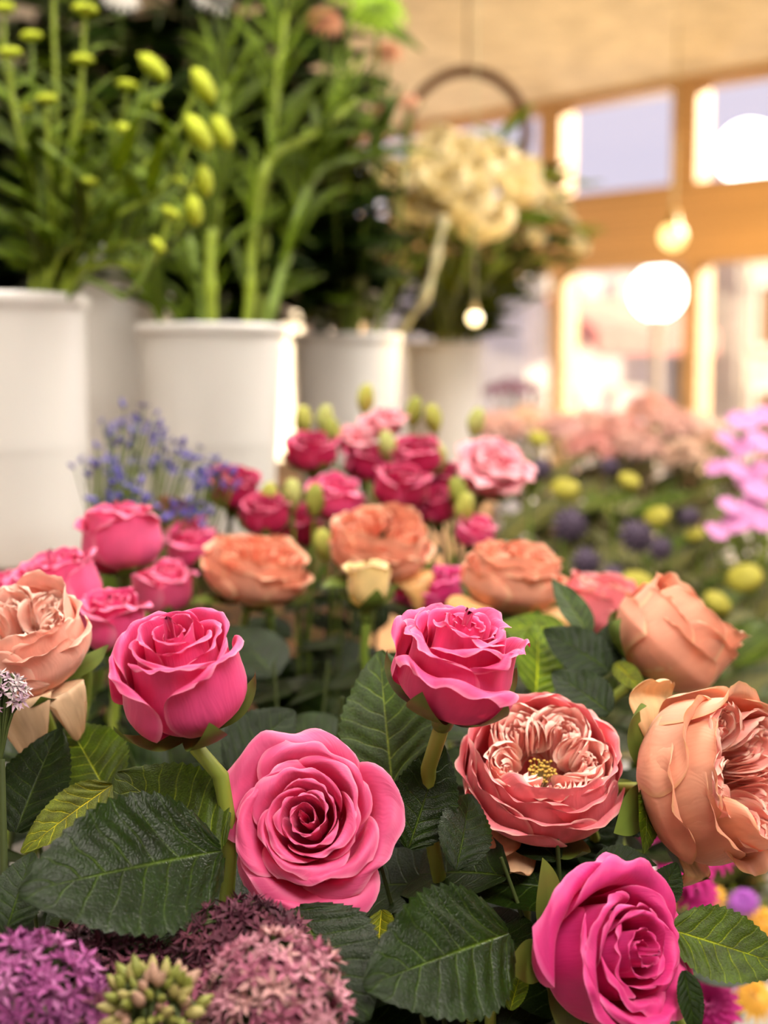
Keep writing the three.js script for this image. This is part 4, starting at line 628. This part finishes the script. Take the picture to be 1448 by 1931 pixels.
// flowers at the top edge
const chrysMat = { lime: soft('#98b81c', 0.2), peach: soft('#c98a62', 0.2), white: soft('#e9e4dc', 0.2), rose: soft('#d9a080', 0.2) };
[[712, 22, 1.66, 'lime', 0.042, 'large lime-green chrysanthemum at the top edge above the jointed stems'], [655, -20, 1.7, 'lime', 0.035, 'lime-green chrysanthemum cut by the top edge, left of the larger one'], [612, 38, 1.62, 'peach', 0.027, 'brownish peach bloom at the top edge, left of the lime chrysanthemums'], [730, 98, 1.75, 'peach', 0.024, 'brownish peach bloom just under the large lime chrysanthemum'], [712, 215, 1.8, 'rose', 0.022, 'tan-peach bloom left of the cream carnations, upper of two'], [672, 262, 1.85, 'rose', 0.02, 'tan-peach bloom left of the cream carnations, lower of two'], [770, 190, 1.9, 'rose', 0.018, 'small tan-peach bloom near the hanging hoop'], [228, -6, 1.7, 'white', 0.026, 'white bloom cut by the top edge, left of two'], [405, -4, 1.7, 'white', 0.028, 'white bloom cut by the top edge, right of two']].forEach(([px, py, d, m, s, label], i) => stemFlower({ name: 'chrysanthemum', label, category: 'chrysanthemum', foot: inB(px < 300 ? B5 : px < 500 ? B2 : B3, i + 9), at: P(px, py, d), via: [P(px, py + 60, d), rimPoint(px < 300 ? B5 : px < 500 ? B2 : B3, P(px, py, d), px < 300 ? 0.31 : 0.235, 0.055)], axis: V(Math.sin(i) * 0.3, 0.7, 0.6), geo: chrysGeo, mat: chrysMat[m], size: s, stemR: 0.003, leaves: 6, leafL: 0.06, leafM: [M.leafMid, M.leafDeep], seed: 170 + i, minY: TIER + 0.28 }));
{ // wooden hoop hanging from the ceiling
  const c = P(880, 250, 2.95), o = thing('hanging_hoop', 'dark brown wooden hoop hanging on a cord behind the cream carnations', 'hoop', V(c.x, CEIL, c.z)), r = 112 * mpp(2.95);
  part(o, 'hoop', new THREE.TorusGeometry(r, 0.012, 10, 64).scale(1, 1, 2).translate(0, c.y - CEIL, 0), flat('#7a4a1a', 0.6));
  part(o, 'cord', new THREE.CylinderGeometry(0.003, 0.003, CEIL - c.y - r, 6).translate(0, (c.y - CEIL + r) / 2, 0), flat('#a88f68'));
}

// ------------------------------------------------------------------ the soft mass of flowers to the right
const haze = [];
[[940, 800, 2.0, '#fac4b6', 'h6'], [1000, 785, 2.15, '#fbd0b4', 'h6'], [1060, 800, 2.0, '#fbc4bc', 'h6'], [1120, 790, 2.1, '#fac4b6', 'h5'], [1170, 805, 1.95, '#f9b2a4', 'h5'], [1225, 765, 2.1, '#f7b3a0', 'h5'], [1260, 790, 1.95, '#fac2b2', 'h5'], [1310, 800, 2.05, '#fbd3c0', 'h7'], [1345, 835, 1.95, '#fbc3a0', 'h7'], [1110, 835, 1.85, '#f9aaa0', 'h4'], [1200, 830, 1.85, '#fac2b2', 'h4'], [1290, 850, 1.85, '#fbd0b4', 'h5']].forEach(([px, py, d, hex, k], i) => {
  const o = spray({ name: 'peach_statice', label: 'x', category: 'statice', group: 'peach statice in the soft mass', foot: sprayFeet(k, i + 1), top: P(px, py + 25, d), spread: [52 * mpp(d), 48 * mpp(d), 0.045], n: 90, geo: [starGeo, openStarGeo], mats: [flat(hex)], size: 0.011, seed: 300 + i, shell: 0.55, mass: true, stemMat: M.stemBrown, fork: 0.7 });
  haze.push({ o, px });
});
ordinals(haze, 'peach statice sprays before the window');
spray({ name: 'magenta_statice', label: 'small dark magenta statice tuft below the far end of the bucket row', category: 'statice', foot: inB(B4, 9, 0.03).add(V(0.2, 0, 0.02)).setY(BENCH + 0.012), top: P(965, 745, 2.3), spread: [0.05, 0.028, 0.04], n: 50, geo: starGeo, mats: [flat('#93406e')], size: 0.009, seed: 340, mass: true, stemMat: M.stemBrown });
{
  const rnd = rngOf(17);
  for (let k = 0; k < 81; k++) {
    const px = 930 + (k % 9) * 54 + rnd() * 40, row = Math.floor(k / 9), py = 845 + row * 48 + rnd() * 60, d = 1.85 - row * 0.085 + rnd() * 0.1, pt = P(px, py, d), keys = ['h1', 'h2', 'h3', 'h4', 'h5', 'h6', 'h7', 'g1'], key = keys.reduce((a, b) => (low[a].distanceTo(pt) < low[b].distanceTo(pt) ? a : b));
    branch({ name: 'grassy_stem', label: 'fine olive-brown leafy stem in the blurred mass before the window', group: 'olive-brown stems in the soft mass', from: sprayFeet(key, k), to: pt, n: 18, len: 0.085, variant: ['lance', 'linear', 'narrow'], mats: [M.leafMid, M.oliveBrown, M.oliveBrown, M.oliveBrown ??= std({ map: leafMap, color: new THREE.Color(5, 2.2, 1.1), roughness: 0.7 })], stemMat: M.stemBrown, seed: 1200 + k, t0: 0.4, up: 0.6, r: 0.0016, res: lowLeaf });
  }
}
const rightList = (rows, opt, what) => { const l = []; rows.forEach(([px, py, d, s, k], i) => { const o = stemFlower({ label: 'x', foot: sprayFeet(k, i + 3), at: P(px, py, d), axis: V(Math.sin(i * 2.3) * 0.35, 0.75, 0.5), size: s, leaves: 4, leafL: 0.05, leafM: [M.leafOlive, M.oliveBrown], seed: 600 + i * 3, ...opt }); l.push({ o, px }); }); ordinals(l, what); };
rightList([[1065, 925, 1.4, 0.017, 'h1'], [1185, 910, 1.5, 0.015, 'h4'], [1240, 978, 1.42, 0.016, 'h2'], [1015, 830, 1.5, 0.014, 'h1'], [1200, 1105, 1.25, 0.018, 'h2'], [1405, 1095, 1.35, 0.021, 'h3'], [1350, 1140, 1.3, 0.016, 'h2'], [1180, 1195, 1.2, 0.013, 'g1'], [1310, 1010, 1.45, 0.012, 'h2']], { name: 'lime_button', category: 'chrysanthemum', group: 'lime buttons in the soft mass', geo: buttonGeo, mat: flat('#b3a92c') }, 'blurred lime button flowers in the soft mass before the window');
rightList([[1075, 990, 1.35, 0.02, 'h1'], [1020, 885, 1.45, 0.014, 'h1'], [1200, 1012, 1.4, 0.02, 'h2'], [1245, 1035, 1.35, 0.014, 'h2'], [1105, 1060, 1.3, 0.0165, 'h1'], [1155, 1085, 1.28, 0.0125, 'h1'], [1300, 975, 1.45, 0.0125, 'h2'], [1150, 880, 1.55, 0.0125, 'h4'], [1020, 1050, 1.3, 0.013, 'g1'], [1100, 1110, 1.25, 0.012, 'g1']], { name: 'violet_thistle', category: 'thistle', group: 'dark violet thistles', geo: thistleGeo, mat: flat('#62506a') }, 'dark violet thistle heads in the soft mass before the window');
rightList([[1400, 795, 1.55, 0.02, 'h3'], [1436, 835, 1.5, 0.021, 'h3'], [1352, 882, 1.5, 0.014, 'h3'], [1388, 885, 1.48, 0.017, 'h3'], [1432, 925, 1.45, 0.02, 'h3'], [1392, 985, 1.42, 0.019, 'h3'], [1350, 1003, 1.4, 0.014, 'h3'], [1445, 785, 1.6, 0.02, 'h3'], [1443, 985, 1.4, 0.016, 'h3'], [1372, 830, 1.58, 0.017, 'h3'], [1412, 905, 1.5, 0.016, 'h3'], [1438, 885, 1.52, 0.018, 'h3'], [1420, 955, 1.44, 0.017, 'h3'], [1405, 845, 1.53, 0.018, 'h3'], [1376, 955, 1.43, 0.015, 'h3']], { name: 'lilac_phlox', category: 'phlox', group: 'lilac phlox at the right edge', geo: phloxGeo, mat: soft('#d283bd', 0.25) }, 'lilac-pink phlox blooms at the right edge');
rightList([[1232, 1592, 0.86, 0.02, 'g1'], [1290, 1625, 0.85, 0.024, 'g1'], [1248, 1660, 0.87, 0.02, 'g1'], [1345, 1600, 0.88, 0.019, 'g1'], [1312, 1680, 0.86, 0.018, 'g1'], [1196, 1592, 0.88, 0.015, 'g1'], [958, 1640, 0.78, 0.022, 'm3'], [1335, 1895, 0.8, 0.022, 'm4'], [1275, 1565, 0.9, 0.018, 'g1']], { name: 'magenta_daisy', category: 'daisy', group: 'magenta daisies', geo: chrysGeo, mat: soft('#d0188c', 0.2), leaves: 3 }, 'magenta daisies low between the front roses');
rightList([[1212, 1695, 1.0, 0.016, 'g1'], [1240, 1720, 1.05, 0.016, 'g1'], [1400, 1700, 1.05, 0.014, 'm4'], [1360, 1830, 0.95, 0.018, 'm4']], { name: 'violet_daisy', category: 'daisy', geo: chrysGeo, mat: soft('#b45bc4', 0.2) }, 'violet daisies below the magenta ones');
rightList([[1446, 1600, 1.15, 0.018, 'h3'], [1425, 1655, 1.2, 0.013, 'h3'], [1262, 1700, 1.05, 0.012, 'g1'], [1375, 1760, 1.0, 0.016, 'm4'], [1440, 1740, 1.05, 0.017, 'm4'], [1340, 1690, 1.02, 0.013, 'g1'], [1420, 1880, 0.95, 0.02, 'm4']], { name: 'yellow_daisy', category: 'daisy', geo: chrysGeo, mat: soft('#e8b13c', 0.2) }, 'yellow-orange daisies low at the right');

renderer.render(scene, camera);
